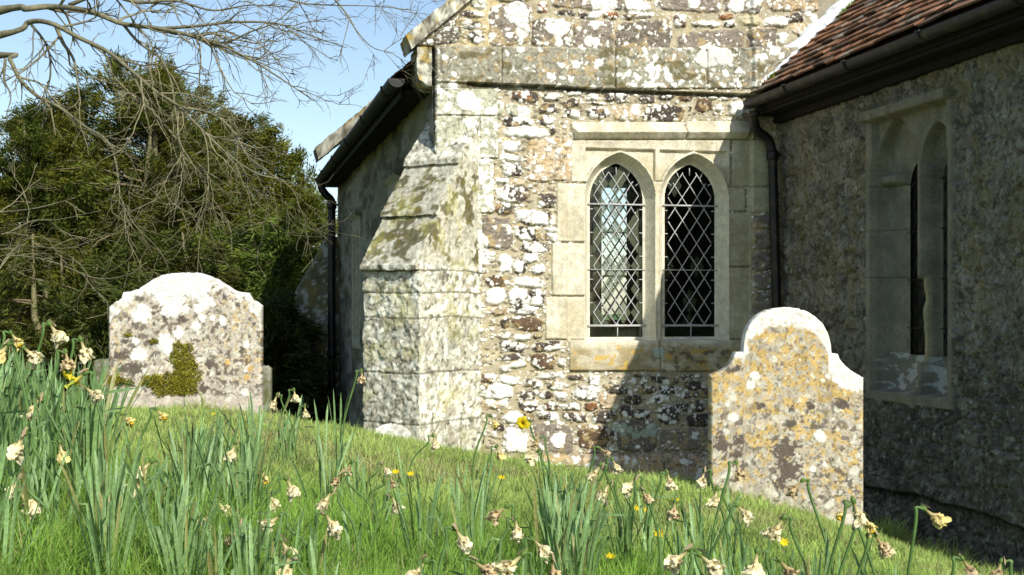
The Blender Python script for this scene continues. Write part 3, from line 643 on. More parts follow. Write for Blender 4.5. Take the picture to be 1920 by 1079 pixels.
def side_wall():
    ys = np.arange(YF+.002, 17.1, .02); zs = np.arange(-2.4, 1.78, .02); Y, Z = np.meshgrid(ys, zs)
    px, py = to_px(XL, Y, Z)
    h = (fbm2(Y*7, Z*7, 50, 4)-.5)*.05
    C = np.array([.20, .19, .13])*(.45+1.1*fbm2(Y*2, Z*7, 51, 5))[..., None]
    C = mixc(C, (.34, .33, .27), sst(.52, .62, fbm2(Y*2, Z*5, 52, 4))*.5)
    C = mixc(C, (.06, .055, .035), sst(.55, .65, fbm2(Y*2.5, Z*8, 53, 4))*.6)
    for (yc, hwid, z0, z1) in ((11.4, .42, -.4, 1.15), (14.7, .42, -.4, 1.05)):      # two side windows, ashlar surround, recess and hood
        ins = (np.abs(Y-yc) < hwid) & (Z > z0) & (Z < z1); h[ins] = .02; C[ins] = np.array([.34, .32, .23])
        for s in (-.19, .19):
            sd_ = arch_sdf(Y, Z, yc+s, z1-.38, .14, 1.3, z0+.12); h = np.where(sd_ < .04, .02-.14*(1-np.clip(sd_, 0, .04)/.04), h); C[sd_ < -.005] = (.02, .02, .02)
        hd = (np.abs(Y-yc) < hwid+.08) & (np.abs(Z-z1-.03) < .04); h[hd] = .07
    h = np.where(Z < -1.35, h+.06, h)
    cmk('side_wall', np.stack([XL-h, Y, Z], -1).reshape(-1, 3), gridF(*Y.shape)[:, ::-1], M_SHADE, C.reshape(-1, 3))
    b = CMB(); c = (.25, .24, .18)   # far gable, rear parts of the shell, so that no light leaks in
    ap = 3.4
    A = WY(1128, 352, 17.12); B = WY(1176, 600, 17.12)
    for (xa, xb, za, zb) in ((XL, A.x, -2.5, 1.9), (B.x, 6.95, -2.5, 1.9), (A.x, B.x, -2.5, B.z), (A.x, B.x, A.z, 1.9)): b.add([(xa, 17.15, za), (xb, 17.15, za), (xb, 17.15, zb), (xa, 17.15, zb)], [(0, 1, 2, 3)], c)
    b.add([(XL, 17.15, 1.9), (6.95, 17.15, 1.9), (4.2, 17.15, 4.2)], [(0, 1, 2)], c)
    b.add([(7.0, YF+.05, -2.5), (7.0, 17.1, -2.5), (7.0, 17.1, 1.8), (7.0, YF+.05, 1.8)], [(0, 1, 2, 3)], c)
    z0 = 2.62; b.add([(2.10, YF+.004, z0-.05), (6.6, YF+.004, z0-.05), (4.22, YF+.004, 4.3)], [(0, 1, 2)], (.3, .27, .2))
    b.add([(4.35, YF+.006, -2), (7, YF+.006, -2), (7, YF+.006, 2.6), (4.35, YF+.006, 2.6)], [(0, 1, 2, 3)], (.3, .27, .2))
    b.build('far_gable_wall', M_SHADE, smooth=False)
side_wall()
# ---- tiles
def tiles(name, X0, Z0, dirx, ang, Y0, Y1, rows, tw=.165, gauge=.098, seed=1, dark=1):
    rg = np.random.default_rng(seed); ex = np.array([dirx*math.cos(ang), 0, math.sin(ang)]); en = np.array([-dirx*math.sin(ang), 0, math.cos(ang)])
    V = []; F = []; C = []; n = 0; L = gauge*1.75; th = .013
    fb = np.array([(0, 3, 2, 1), (4, 5, 6, 7), (0, 1, 5, 4), (1, 2, 6, 5), (2, 3, 7, 6), (3, 0, 4, 7)])
    for r in range(rows):
        y = Y0-(tw/2 if r % 2 else 0)
        sag = 0
        while y < Y1-.02:
            j = rg.normal(0, 1, 6); a0 = max(y, Y0); a1 = min(y+tw-.004, Y1)
            if a1-a0 < .02: y += tw; continue
            lo = r*gauge+j[0]*.004; lift = .034+j[1]*.004; lift2 = .006
            q = []
            for kk, (s_, l_) in enumerate(((0, 0), (1, 0), (1, L), (0, L))):
                li = lift*(1-l_/L)+lift2*(l_/L)+j[2]*.004*(s_-.5)
                yy = a0 if s_ == 0 else a1
                base = np.array([X0, yy, Z0])+ex*(lo+l_)+np.array([0, j[3]*.003*(l_ == 0), 0])
                q.append((base+en*(li-th), base+en*li))
            cam_ = .004   # slight camber is in the bump
            V += [q[0][0], q[1][0], q[2][0], q[3][0], q[0][1], q[1][1], q[2][1], q[3][1]]
            F.append(fb+n); n += 8
            u = rg.random(); c = np.array([.25, .125, .07]) if u < .58 else (np.array([.125, .085, .062]) if u < .82 else (np.array([.31, .17, .105]) if u < .94 else np.array([.26, .22, .17])))
            c = c*rg.uniform(.75, 1.2)*dark; C += [c*.8]*4+[c]*4
            y += tw
    return cmk(name, np.array(V), np.concatenate(F), M_TILE, np.array(C), smooth=False)
AN = R_(41.5); XE, ZE = 3.874, 1.600
tiles('tiled_roof', XE, ZE, 1, AN, 5.4, YF-.012, 30, seed=3)
def wing():
    b = CMB(); c = (.1, .06, .04); ex, ez = math.cos(AN), math.sin(AN); Ls = 3.4
    b.add([(XE+.02, 5.42, ZE-.01), (XE+.02, YF-.02, ZE-.01), (XE+ex*Ls, YF-.02, ZE+ez*Ls), (XE+ex*Ls, 5.42, ZE+ez*Ls)], [(0, 1, 2, 3)], c)
    b.add([(XE+ex*Ls, YF-.02, ZE+ez*Ls), (XE+ex*Ls*2, YF-.02, ZE-.01), (XE+ex*Ls*2, 5.42, ZE-.01), (XE+ex*Ls, 5.42, ZE+ez*Ls)], [(0, 1, 2, 3)], c)
    b.build('roof_deck', M_TILE, smooth=False)
    b = CMB(); c = (.22, .2, .15)
    b.add([(XR+.03, 5.58, -2.2), (8.7, 5.58, -2.2), (8.7, 5.58, 1.5), (XE+ex*Ls, 5.58, ZE+ez*Ls-.05), (XR+.03, 5.58, 1.55)], [(0, 4, 3, 2, 1)], c)
    b.add([(8.7, 5.58, -2.2), (8.7, YF, -2.2), (8.7, YF, 1.5), (8.7, 5.58, 1.5)], [(0, 1, 2, 3)], c)
    b.build('wing_end_wall', M_SHADE, smooth=False)
    # eaves: soffit board, fascia, dark strip standing in for the shade below
    b = CMB(); b.box((XE+.03, 5.5, 1.452), (XR+.02, YF-.03, 1.475)); b.box((XE+.02, 5.5, 1.478), (XE+.045, YF-.03, 1.60))
    b.box((XR-.06, 5.55, 1.40), (XR+.03, YF-.03, 1.449))  # near-black box added where the shade under the eaves falls
    b.build('eaves_board', M_WOOD, smooth=False)
    # lead flashing up the gable wall
    n = 60; V = []
    r = random.Random(4)
    for i in range(n):
        l = .12+i*.05; bx = XE+ex*l; bz = ZE+ez*l
        up = .085+.012*math.sin(i*1.3)+r.uniform(-.006, .006)
        for (k, y) in ((.0, YF-.075), (.035, YF-.06+r.uniform(-.004, .004)), (.05, YF-.05), (up, YF-.052+r.uniform(-.004, .004)), (up+.01, YF-.02)):
            V.append((bx-ez*k*.9, y, bz+ex*k*1.1+.012))
    cmk('lead_flashing', V, gridF(n, 5), M_FLASH)
    rg = np.random.default_rng(5)
    for (cxp, nn, sp) in ((.16, 45, .022), (.95, 80, .045), (1.14, 35, .03)):
        V = []; F = []; C = []; k = 0
        for _ in range(nn):
            l = cxp+rg.normal(0, sp); bx = XE+ex*l; bz = ZE+ez*l+.03; y = YF-.08-abs(rg.normal(0, .03)); s = rg.uniform(.012, .03)
            d = rg.normal(0, 1, 3); d[2] = abs(d[2])+.4; d /= np.linalg.norm(d); e = np.cross(d, rg.normal(0, 1, 3)); e /= np.linalg.norm(e)
            p = np.array([bx, y, bz]); V += [p-e*s*.3, p+e*s*.3, p+d*s*1.4]; F.append((k, k+1, k+2)); k += 3; c = np.array([.22, .34, .05])*rg.uniform(.6, 1.3); C += [c]*3
        cmk('moss', V, F, M_MOSS, C, smooth=False)
wing()
# ---- right wing wall in shade with its own window
def wing_wall():
    st = .006; ys = np.arange(5.56, YF+.004, st); zs = np.arange(-1.9, 1.47, st); Y, Z = np.meshgrid(ys, zs)
    # rough old render over rubble
    w1 = fbm2(Y*9, Z*9, 101, 3); wx = Y+.05*(w1-.5); wz = Z+.05*(fbm2(Y*9+7, Z*9, 102, 3)-.5)
    bl = spots(wx, wz*1.7, .19, .95, .4, .62, 12, .3)
    h = (fbm2(Y*5, Z*5, 103, 5, .62)-.5)*.045+sst(-.2, .5, bl)*.016+(fbm2(Y*40, Z*40, 104, 3)-.5)*.014
    rid = 1-np.abs(fbm2(Y*7, Z*11, 105, 4)-.5)*2; h -= sst(.93, .985, rid)*.016*sst(.45, .6, fbm2(Y*2, Z*2, 118, 2))
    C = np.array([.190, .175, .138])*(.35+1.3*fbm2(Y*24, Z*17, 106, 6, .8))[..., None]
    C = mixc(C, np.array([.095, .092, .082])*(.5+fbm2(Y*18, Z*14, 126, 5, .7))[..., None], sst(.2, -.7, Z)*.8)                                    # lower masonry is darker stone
    gx_ = wx/.20+.08*Z; gz_ = wz/.125; ix = np.floor(gx_); iz = np.floor(gz_); f1 = np.full(Y.shape, 9.); f2 = np.full(Y.shape, 9.); idn = np.zeros(Y.shape)
    for dx in (-1, 0, 1):
        for dz in (-1, 0, 1):
            cx = ix+dx; cz = iz+dz; dd = np.hypot((gx_-cx-.15-.7*_h(cx, cz, 1, 88)), (gz_-cz-.15-.7*_h(cx, cz, 2, 88)))
            nw = dd < f1; f2 = np.where(nw, f1, np.minimum(f2, dd)); idn = np.where(nw, _h(cx, cz, 3, 88), idn); f1 = np.where(nw, dd, f1)
    ed = f2-f1; render = sst(.42, .6, fbm2(Y*1.6, Z*1.6, 119, 3)+.12*Z); sv = 1-.75*render
    C = C*(1+sv[..., None]*(idn-.5)[..., None]*.75); jt = sst(.10, .03, ed)*sv; C = mixc(C, (.17, .155, .11), jt*.45); h = h+(.014*sst(0, .22, ed)-.007)*sv
    stain = sst(.55, .75, fbm2(Y*5, Z*.9, 120, 3))*sst(.0, 1.2, Z); C = C*(1-.35*stain)[..., None]
    pit = sst(.66, .72, fbm2(Y*60, Z*60, 121, 3)); C = C*(1-.5*pit)[..., None]; h -= pit*.006
    C = mixc(C, (.20, .17, .07), sst(.5, .68, fbm2(Y*8, Z*3.0, 107, 4))*.45*sst(-.6, .2, Z))
    C = mixc(C, (.045, .04, .03), sst(.50, .66, fbm2(Y*30, Z*24, 108, 5, .7))*.6)
    C = mixc(C, (.27, .28, .24), sst(.60, .68, fbm2(Y*38, Z*30, 109, 4))*.5)
    sp = spots(Y, Z, .075, .22, .08, .26, 14, .35); C = mixc(C, (.34, .37, .32), sst(.05, .3, sp)*.6); h += sst(.05, .3, sp)*.002
    # projecting rough plinth
    zl = np.interp(Y, [5.7, 6.2, 6.7, 7.2, 7.7, 8.2, 9.3], [-1.14, -1.13, -1.10, -1.10, -1.13, -1.14, -1.16])+.03*(fbm2(Y*6, Z*0, 110, 3)-.5)
    pl = sst(.012, -.012, Z-zl); h -= .045*pl; C = C*(1-.55*sst(.035, 0, np.abs(Z-zl+.012)))[..., None]
    # window
    O = dict(y0=6.865, y1=7.895, z0=-.56, z1=1.285)
    fr = np.minimum(np.minimum(Y-O['y0'], O['y1']-Y), np.minimum(Z-O['z0'], O['z1']-Z))
    F_ = sst(-.004, .004, fr+.004*(vn2(Y*30, Z*30, 3)-.5)); a = .024+(fbm2(Y*25, Z*25, 111, 3)-.5)*.005
    h = h*(1-F_)+a*F_
    c2 = np.array([.20, .188, .14])*(.65+.7*fbm2(Y*14, Z*9, 112, 4))[..., None]
    C = C*(1-F_)[..., None]+c2*F_[..., None]
    # hood edge and inner rectangular recess
    rec = np.minimum(np.minimum(Y-(O['y0']+.055), O['y1']-.075-Y), np.minimum(Z-(O['z0']+.07), O['z1']-.075-Z))
    h = np.where(rec > 0, h-.045*sst(0, .012, rec), h)
    hood = sst(0, .01, Z-(O['z1']-.075))*sst(0, .01, O['z1']-Z)*F_; h += .05*hood
    sdm = np.full(Y.shape, 9.); deep = np.zeros(Y.shape)
    for (ya, yb, ia, ib) in ((7.320, 7.83, 7.345, 7.650), (6.905, 7.280, 6.935, 7.262)):
        cy = (ya+yb)/2; aa = (yb-ya)/2
        s_ = arch_sdf(Y, Z, cy, .86, aa, 1.45, -.50)
        t_ = arch_sdf(Y, Z, (ia+ib)/2, .78, (ib-ia)/2, 1.2, -.28)
        f = np.where(s_ < 0, np.clip(-s_/(np.clip(-s_, 0, 9)+np.clip(t_, 0, 9)+1e-6), 0, 1), 0)
        f = np.where(t_ <= 0, 1, f); lowpart = (Z < -.28) & (s_ < 0)
        f = np.where(lowpart, np.minimum(f, np.clip((Z+.50)/.22, 0, 1)), f)
        # cusps under the heads
        cusp = sst(.10, .0, np.hypot((np.abs(Y-cy)-.10)/1.0, (Z-.83)/1.0)-.0)*(f < 1)
        deep = np.maximum(deep, np.maximum(0, f-.0*cusp)); sdm = np.minimum(sdm, t_)
    h = np.where(deep > 0, -.02-.075*sst(0, .035, deep)-.055*deep, h)
    for cy, q in ((7.57, .15), (7.085, .10)):
        cu = sst(.05, .015, np.abs(Z-.84))*sst(q*.45, q*.8, np.abs(Y-cy))*(deep > .02)*(deep < .97); h += .03*cu
    brk = (Y > 7.28) & (Y < 7.33) & (Z < .18+.04*vn2(Y*60, Z*8, 9)) & (Z > -.3); h = np.where(brk & (deep < .5), h-.035-.02*vn2(Y*20, Z*12, 4), h); C = mixc(C, (.36, .33, .19), (brk & (deep < .6))*.7)
    # flaking pale sill
    sl = (deep > 0) & (Z < -.26); C = mixc(C, (.36, .38, .35), sl*sst(.50, .56, fbm2(Y*10+Z*14, Z*34-Y*12, 115, 4))); C = mixc(C, (.17, .17, .13), (sl*1.0)*sst(.50, .44, fbm2(Y*10+Z*14, Z*34-Y*12, 115, 4))*.7)
    jn = (sst(.006, .001, np.abs(Z-.80))+sst(.006, .001, np.abs(Z-.22))+sst(.006, .001, np.abs(Z-.52)))*(F_)*(deep < .99)*(Y > 7.4); C = C*(1-.5*np.clip(jn, 0, 1))[..., None]
    hole = sdm < -.012; kc = ~(hole[:-1, :-1] & hole[1:, 1:])
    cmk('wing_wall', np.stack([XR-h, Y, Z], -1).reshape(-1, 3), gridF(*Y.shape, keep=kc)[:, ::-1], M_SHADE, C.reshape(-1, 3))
    wn = CMB(); wn.box((XR+.30, 6.8, -.5), (XR+.32, 8.0, 1.3)); o = wn.build('window', M_DARK, smooth=False); o['label'] = 'shaded cusped two-light window in the side wing'
    V = [(XR+.16, 6.85, -.5), (XR+.16, 7.95, -.5), (XR+.16, 7.95, 1.2), (XR+.16, 6.85, 1.2)]
    cmk('glass_panes', V, [(0, 3, 2, 1)], M_GLASS, [(.3, .03, 0)]*4, o, False)
    b = CMB()
    for (ya, yb) in ((7.34, 7.65), (6.935, 7.262)):
        for s in (-1, 1):
            for i in range(-14, 16):
                pts = [(XR+.153, ya+i*.1+s*(z+.3)*.67, z) for z in np.arange(-.3, 1.05, .03) if ya <= ya+i*.1+s*(z+.3)*.67 <= yb]
                if len(pts) > 1: b.tube([pts[0], pts[-1]], .0032, 4, (.2, .2, .2))
        for z in (-.1, .2, .5, .8): b.tube([(XR+.149, ya-.02, z), (XR+.149, yb+.02, z)], .005, 5, (.2, .2, .2))
    b.build('leading', M_IRON, o)
wing_wall()
# ---- rainwater goods
def gutter(name, X, Z, Y0, Y1, r, yc, seg=.9):
    V = []; n = 0; ys = []
    y = Y0; K = 12
    a = np.linspace(0, -math.pi, K)
    sec = []
    while y < Y1: sec.append(y); y += .15
    sec.append(Y1)
    for y in sec:
        for q in a: V.append((X+r*math.cos(q), y, Z+r*math.sin(q)))
        for q in a[::-1]: V.append((X+(r-.006)*math.cos(q), y, Z+(r-.006)*math.sin(q)+.001))
    m = 2*K; F = []
    for i in range(len(sec)-1):
        for j in range(m): F.append((i*m+j, i*m+(j+1) % m, (i+1)*m+(j+1) % m, (i+1)*m+j))
    o = cmk(name, V, F, M_GUT)
    for end in (Y0, Y1):
        V = [(X+r*math.cos(q), end, Z+r*math.sin(q)) for q in a]; cmk('gutter_stop', V+[(v[0], v[1]+.004, v[2]) for v in V], [tuple(range(K)), tuple(range(2*K-1, K-1, -1))], M_GUT, None, o, False)
    y = Y0+.4
    while y < Y1:
        b = CMB(); b.tube([(X+(r+.004)*math.cos(q), y, Z+(r+.004)*math.sin(q)) for q in a], .008, 5); b.tube([(X-r-.003, y-.02, Z), (X-r-.003, y+.02, Z)], .009, 5); b.build('gutter_joint', M_GUT, o); y += seg
    return o
gutter('gutter', XE-.045, ZE-.050, 5.42, YF-.06, .052, 0, .9)
gutter('gutter', 1.243, 1.665, 9.47, 16.9, .062, 0, 1.5)
def pipe(name, pts, r, collars, bracket=None, wall=None):
    b = CMB(); b.tube(pts, r, 12); o = b.build(name, M_IRON)
    for (p, rr, hh) in collars:
        c = CMB(); c.tube([(p[0], p[1], p[2]-hh), (p[0], p[1], p[2]-hh*.6), (p[0], p[1], p[2]+hh*.6), (p[0], p[1], p[2]+hh)], [rr*.93, rr, rr, rr*.93], 12); c.build('collar', M_IRON, o)
    if bracket:
        for (p, q) in bracket:
            c = CMB(); c.tube([p, q], .014, 6); c.build('bracket', M_IRON, o)
    return o
def catmull(P, n=8):
    P = [Vector(p) for p in P]; P = [P[0]*2-P[1]]+P+[P[-1]*2-P[-2]]; out = []
    for i in range(1, len(P)-2):
        for k in range(n):
            t = k/n; a, b, c, d = P[i-1:i+3]
            out.append(.5*((2*b)+(-a+c)*t+(2*a-5*b+4*c-d)*t*t+(-a+3*b-3*c+d)*t*t*t))
    out.append(P[-2]); return out
YP = YF-.115
pp = [WY(1412, 208, YP-.02), WY(1414, 228, YP-.01), WY(1420, 245, YP), WY(1440, 262, YP), WY(1448, 285, YP), WY(1449, 310, YP), WY(1452, 420, YP), WY(1456, 560, YP), WY(1460, 760, YP), WY(1461, 905, YP)]
pipe('downpipe', catmull(pp), .035, [(WY(1414, 215, YP-.02), .045, .018), (WY(1448.5, 292, YP), .045, .035), (WY(1458, 640, YP), .045, .03)], [(WY(1449, 292, YP), WY(1470, 290, YF+.02))])
XP = 1.40
def PL(px, py): return WY(px, py, 16.72)
pp = [PL(602, 335), PL(603, 352), PL(610, 364), PL(621, 376), PL(622, 392), PL(622, 500), PL(622, 700), PL(622, 860)]
pipe('downpipe', catmull(pp), .048, [(PL(602, 342), .062, .03), (PL(622, 385), .062, .05), (PL(622, 664), .062, .05), (PL(622, 757), .062, .03)], [(PL(622, 385), PL(634, 384)), (PL(622, 664), PL(638, 664))])
tiles('tiled_roof', 1.27, 1.71, 1, R_(42), 9.62, 17.0, 6, seed=8, dark=.55)
def left_roof():
    b = CMB(); ex, ez = math.cos(R_(42)), math.sin(R_(42)); L = 3.95
    b.add([(1.27, 9.4, 1.70), (1.27, 17.05, 1.70), (1.27+ex*L, 17.05, 1.70+ez*L), (1.27+ex*L, 9.4, 1.70+ez*L)], [(0, 1, 2, 3)], (.13, .07, .05))
    b.add([(1.27+ex*L, 9.4, 1.70+ez*L), (1.27+ex*L, 17.05, 1.70+ez*L), (1.27+2*ex*L, 17.05, 1.70), (1.27+2*ex*L, 9.4, 1.70)], [(0, 1, 2, 3)], (.13, .07, .05))
    b.build('roof_deck', M_TILE, smooth=False)
    b = CMB(); b.box((1.30, 9.6, 1.66), (XL+.03, 17.05, 1.69)); b.box((1.285, 9.6, 1.55), (1.30, 17.05, 1.70)); b.box((1.31, 9.6, 1.58), (XL+.02, 17.05, 1.61)); b.build('eaves_board', M_WOOD, smooth=False)
    A = WY(597, 300, 17.1); e = np.array([1, 0, .86]); e /= np.linalg.norm(e); n = np.array([-e[2], 0, e[0]]); base = np.array(A)
    def P(l, k, y): q = base+e*l+n*k; return (q[0], 17.05+y, q[2])
    Q = [(P(0, 0, 0), P(4, 0, 0), P(4, .14, 0), P(.06, .14, 0)), (P(.06, .14, 0), P(4, .14, 0), P(4, .14, .4), P(.06, .14, .4)), (P(0, 0, .4), P(0, 0, 0), P(.06, .14, 0), P(.06, .14, .4)), (P(4, 0, 0), P(0, 0, 0), P(0, 0, .4), P(4, 0, .4))]
    patches(Q, .04, .02, lambda x, y, z: gold_col(x*.5, y*.5, z*.5)*.62, 'coping', M_STONE)
left_roof()
# ================================================================== HEADSTONES
def headstone(name, label, outline, d, facing, paint, thick=.085, extra=.35, st=.0045, lean=0):
    """outline: photo px of the visible silhouette left to right, top edge only"""
    top = [W(x, y, d) for x, y in outline]; Rv = np.array([CA, -SA, 0]); cx = (outline[0][0]+outline[-1][0])/2
    c0 = W(cx, 585, d); u0 = [(p-c0).dot(Vector(Rv)) for p in top]; zt = [p.z for p in top]
    us = []
    a, b = u0[0], u0[-1]; n = int((b-a)/st); us = np.linspace(a, b, n)
    xs = np.array(u0)+np.arange(len(u0))*1e-6
    T = np.interp(us, xs, zt)+.006*(fbm2(us*45, us*0, 17, 3)-.5)-.006*(vn2(us*70, us*0+3, 19) > .86)
    gzc = float(gz(np.array([c0.x]), np.array([c0.y]))[0]); zb = gzc-extra-.1
    rows = int((max(zt)-zb)/st)
    s = np.linspace(0, 1, rows)
    U = np.broadcast_to(us, (rows, n)); Zz = zb+(T-zb)[None, :]*s[:, None]
    root = thing(name, label, 'headstone', (c0.x, c0.y, gzc), rz=facing)
    edge = np.minimum(np.minimum(U-a, b-U), (T[None, :]-Zz))
    PX = cx+U/d*FPX; PY = HOR-Zz/d*FPX
    C, h = paint(U, Zz, PX, PY)
    rnd = -.012*(1-np.clip(edge/.012, 0, 1))**2
    y = -(thick/2)-h-rnd*0+(-rnd)
    Vf = np.stack([U, y, Zz-gzc], -1).reshape(-1, 3)
    F = [gridF(rows, n)]; V = [Vf]; Cs = [C.reshape(-1, 3)]
    # back (coarser look, same grid decimated)
    ui = np.arange(0, n, 4); ui = np.append(ui, n-1) if ui[-1] != n-1 else ui
    ri = np.arange(0, rows, 6); ri = np.append(ri, rows-1) if ri[-1] != rows-1 else ri
    k0 = len(Vf); Ub = U[np.ix_(ri, ui)]; Zb = Zz[np.ix_(ri, ui)]
    V.append(np.stack([Ub, np.full(Ub.shape, thick/2), Zb-gzc], -1).reshape(-1, 3)); F.append(gridF(*Ub.shape)[:, ::-1]+k0); Cs.append(C[np.ix_(ri, ui)].reshape(-1, 3)*.8)
    # rim
    k1 = k0+Ub.size
    rim = [(0, r) for r in range(rows)]+[(c, rows-1) for c in range(1, n)]+[(n-1, r) for r in range(rows-2, -1, -1)]
    ruz = np.array([(U[r, c], Zz[r, c]-gzc, y[r, c]) for c, r in rim]); rc = np.array([C[r, c] for c, r in rim])
    m = len(rim); nl = 8; RV = []; RC = []
    for k in range(nl):
        t = k/(nl-1); yy = ruz[:, 2]*(1-t)+(thick/2)*t; RV.append(np.stack([ruz[:, 0], yy, ruz[:, 1]], -1)); RC.append(rc*(.75+.4*vn2(ruz[:, 0]*40+k, ruz[:, 1]*40, 3))[:, None])
    V.append(np.concatenate(RV)); Cs.append(np.concatenate(RC)); F.append(gridF(nl, m)+k1)
    o = mk('slab', np.concatenate(V), np.concatenate(F), M_STONE, root, np.concatenate(Cs)); 
    return root, gzc, c0, y
def lichen_base(U, Z, sd, base=(.47, .42, .34)):
    C = np.array(base)*(.80+.4*fbm2(U*14, Z*14, sd, 4))[..., None]; h = (fbm2(U*45, Z*45, sd+1, 3)-.5)*.004
    C = mixc(C, (.56, .54, .44), sst(.5, .56, fbm2(U*38, Z*38, sd+2, 3))*.6)
    C = mixc(C, (.34, .31, .26), sst(.54, .62, fbm2(U*50, Z*50, sd+3, 3))*.6)
    return C, h
def disc(C, h, PX, PY, lst, tone, wob=.25, mottled=0, sd=0, w=1.5):
    wp = (fbm2(PX*.22, PY*.22, 55+sd, 3)-.5)*2
    for q in lst:
        cx, cy, r = q[:3]; ry = q[3] if len(q) > 3 else r
        d = np.hypot((PX-cx), (PY-cy)*r/ry); m = sst(-w*.3, w*.7, r-d+wp*r*wob*2+wp*1.5)
        if mottled: m = m*sst(.5-mottled, .5-mottled+.06, 1-fbm2(PX*.35, PY*.35, 66+sd, 3))
        C = mixc(C, tone, m); h = h+m*.0015
    return C, h
ORA = (.50, .34, .10); GR = (.115, .095, .075)
def paintL(U, Z, PX, PY):
    C, h = lichen_base(U, Z, 200)
    up = sst(760, 560, PY)
    f = fbm2(PX*.16, PY*.16, 210, 4); C = mixc(C, ORA, sst(.55, .63, f)*(.25+.6*sst(380, 470, PX)+.5*sst(260, 215, PX))*sst(740, 690, PY)*.8)
    C = mixc(C, GR, sst(.585, .63, fbm2(PX*.13+50, PY*.13, 211, 4))*.85*sst(755, 735, PY))
    C = mixc(C, GR, sst(.61, .66, fbm2(PX*.3+50, PY*.3, 212, 3))*.6); C = C*(.86+.28*fbm2(PX*.05, PY*.012, 240, 4))[..., None]
    sp = spots(PX, PY, 20, .4, .06, .34, 30, .35); C = mixc(C, (.70, .68, .60), sst(0, .2, sp)*.8)
    C, h = disc(C, h, PX, PY, [(292, 588, 5), (233, 668, 13, 9), (255, 690, 16, 10), (236, 690, 7), (314, 597, 7), (345, 598, 8), (395, 683, 9), (385, 728, 8), (355, 700, 6), (422, 556, 7), (445, 573, 6), (455, 655, 6), (240, 640, 8, 4), (290, 640, 10, 5), (410, 700, 5)], GR, .35, sd=1)
    W2 = np.array((.68, .67, .62))*(.78+.40*fbm2(PX*.5, PY*.5, 230, 4))[..., None]
    m = sst(-1, 6, 22-(PY-np.interp(PX, [208, 235, 300, 350, 400, 465, 490], [590, 552, 522, 512, 520, 552, 590]))+(fbm2(PX*.12, PY*.12, 215, 3)-.5)*40*sst(0, 12, PY-np.interp(PX, [208, 235, 300, 350, 400, 465, 490], [575, 545, 518, 508, 518, 545, 575])))
    C = mixc(C, W2, m*(.95-.5*sst(.56, .66, fbm2(PX*.09, PY*.09, 231, 4))))
    C, h = disc(C, h, PX, PY, [(320, 548, 34, 30), (340, 535, 38, 22), (370, 540, 28, 20), (325, 580, 20, 16), (270, 590, 17, 18), (385, 565, 14), (373, 580, 9), (350, 580, 8), (381, 596, 7), (400, 596, 6), (370, 612, 9), (420, 602, 9), (337, 624, 10), (312, 642, 16, 17), (318, 655, 12), (265, 665, 15, 13), (260, 640, 7), (400, 571, 6)], W2, .18, sd=2)
    C, h = disc(C, h, PX, PY, [(463, 707, 6), (428, 680, 5), (470, 690, 5)], (.50, .33, .12), .1, sd=4)
    C = mixc(C, (.50, .43, .36), sst(735, 760, PY+6*(fbm2(PX*.1, PY*.1, 9, 3)-.5))*.75)
    return C, h
L_out = [(208.5, 577), (216, 570), (233, 559), (234.5, 548), (249, 547), (262, 543), (277, 534), (290, 524), (308, 516), (325, 512.5), (350, 511.5), (375, 512), (392, 517), (408, 524), (425, 534), (440, 545), (447, 548), (466, 550), (469, 557), (473, 562), (482, 566), (490.5, 573)]
hL, gL, cL, yL = headstone('headstone', 'left headstone with a low arched top, white lichen splashes and green moss patch', L_out, 7.5, -YAW+R_(3), paintL, .08)
def moss_on(root, gzc, c0, d, circles, thick):
    rg = np.random.default_rng(3); V = []; F = []; C = []; n = 0
    for (cx, cy, r, ry, cnt) in circles:
        for _ in range(cnt):
            a = rg.uniform(0, 6.283); q = math.sqrt(rg.random())*(1+.16*math.sin(a*5+cx)+.10*math.sin(a*11+cy)+rg.normal(0, .06)); px = cx+math.cos(a)*q*r; py = cy+math.sin(a)*q*ry
            cxm = (L_out[0][0]+L_out[-1][0])/2; u = (px-cxm)/FPX*d; z = -(py-HOR)/FPX*d-gzc
            p = np.array([u, -thick/2-.004-.012*(1-q)*rg.random(), z]); L = rg.uniform(.008, .02)
            dr = np.array([rg.normal(0, .8), -1.0-rg.random(), rg.normal(.5, .7)]); dr /= np.linalg.norm(dr); e = np.cross(dr, rg.normal(0, 1, 3)); e /= np.linalg.norm(e)
            V += [p-e*.0035, p+e*.0035, p+dr*L]; F.append((n, n+1, n+2)); n += 3
            t = rg.random(); c = (np.array([.55, .55, .06])*(1-t)+np.array([.28, .23, .05])*t)*rg.uniform(.7, 1.4); C += [c*.7, c*.7, c]
    mk('moss', V, F, M_MOSS, root, C, False)
moss_on(hL, gL, cL, 7.5, [(345, 668, 22, 26, 1500), (352, 700, 26, 22, 1500), (318, 722, 34, 20, 1700), (290, 714, 20, 12, 700), (350, 725, 25, 16, 1000), (222, 712, 16, 10, 500), (245, 716, 10, 6, 160), (245, 628, 9, 4, 90), (292, 640, 10, 4, 90)], .08)
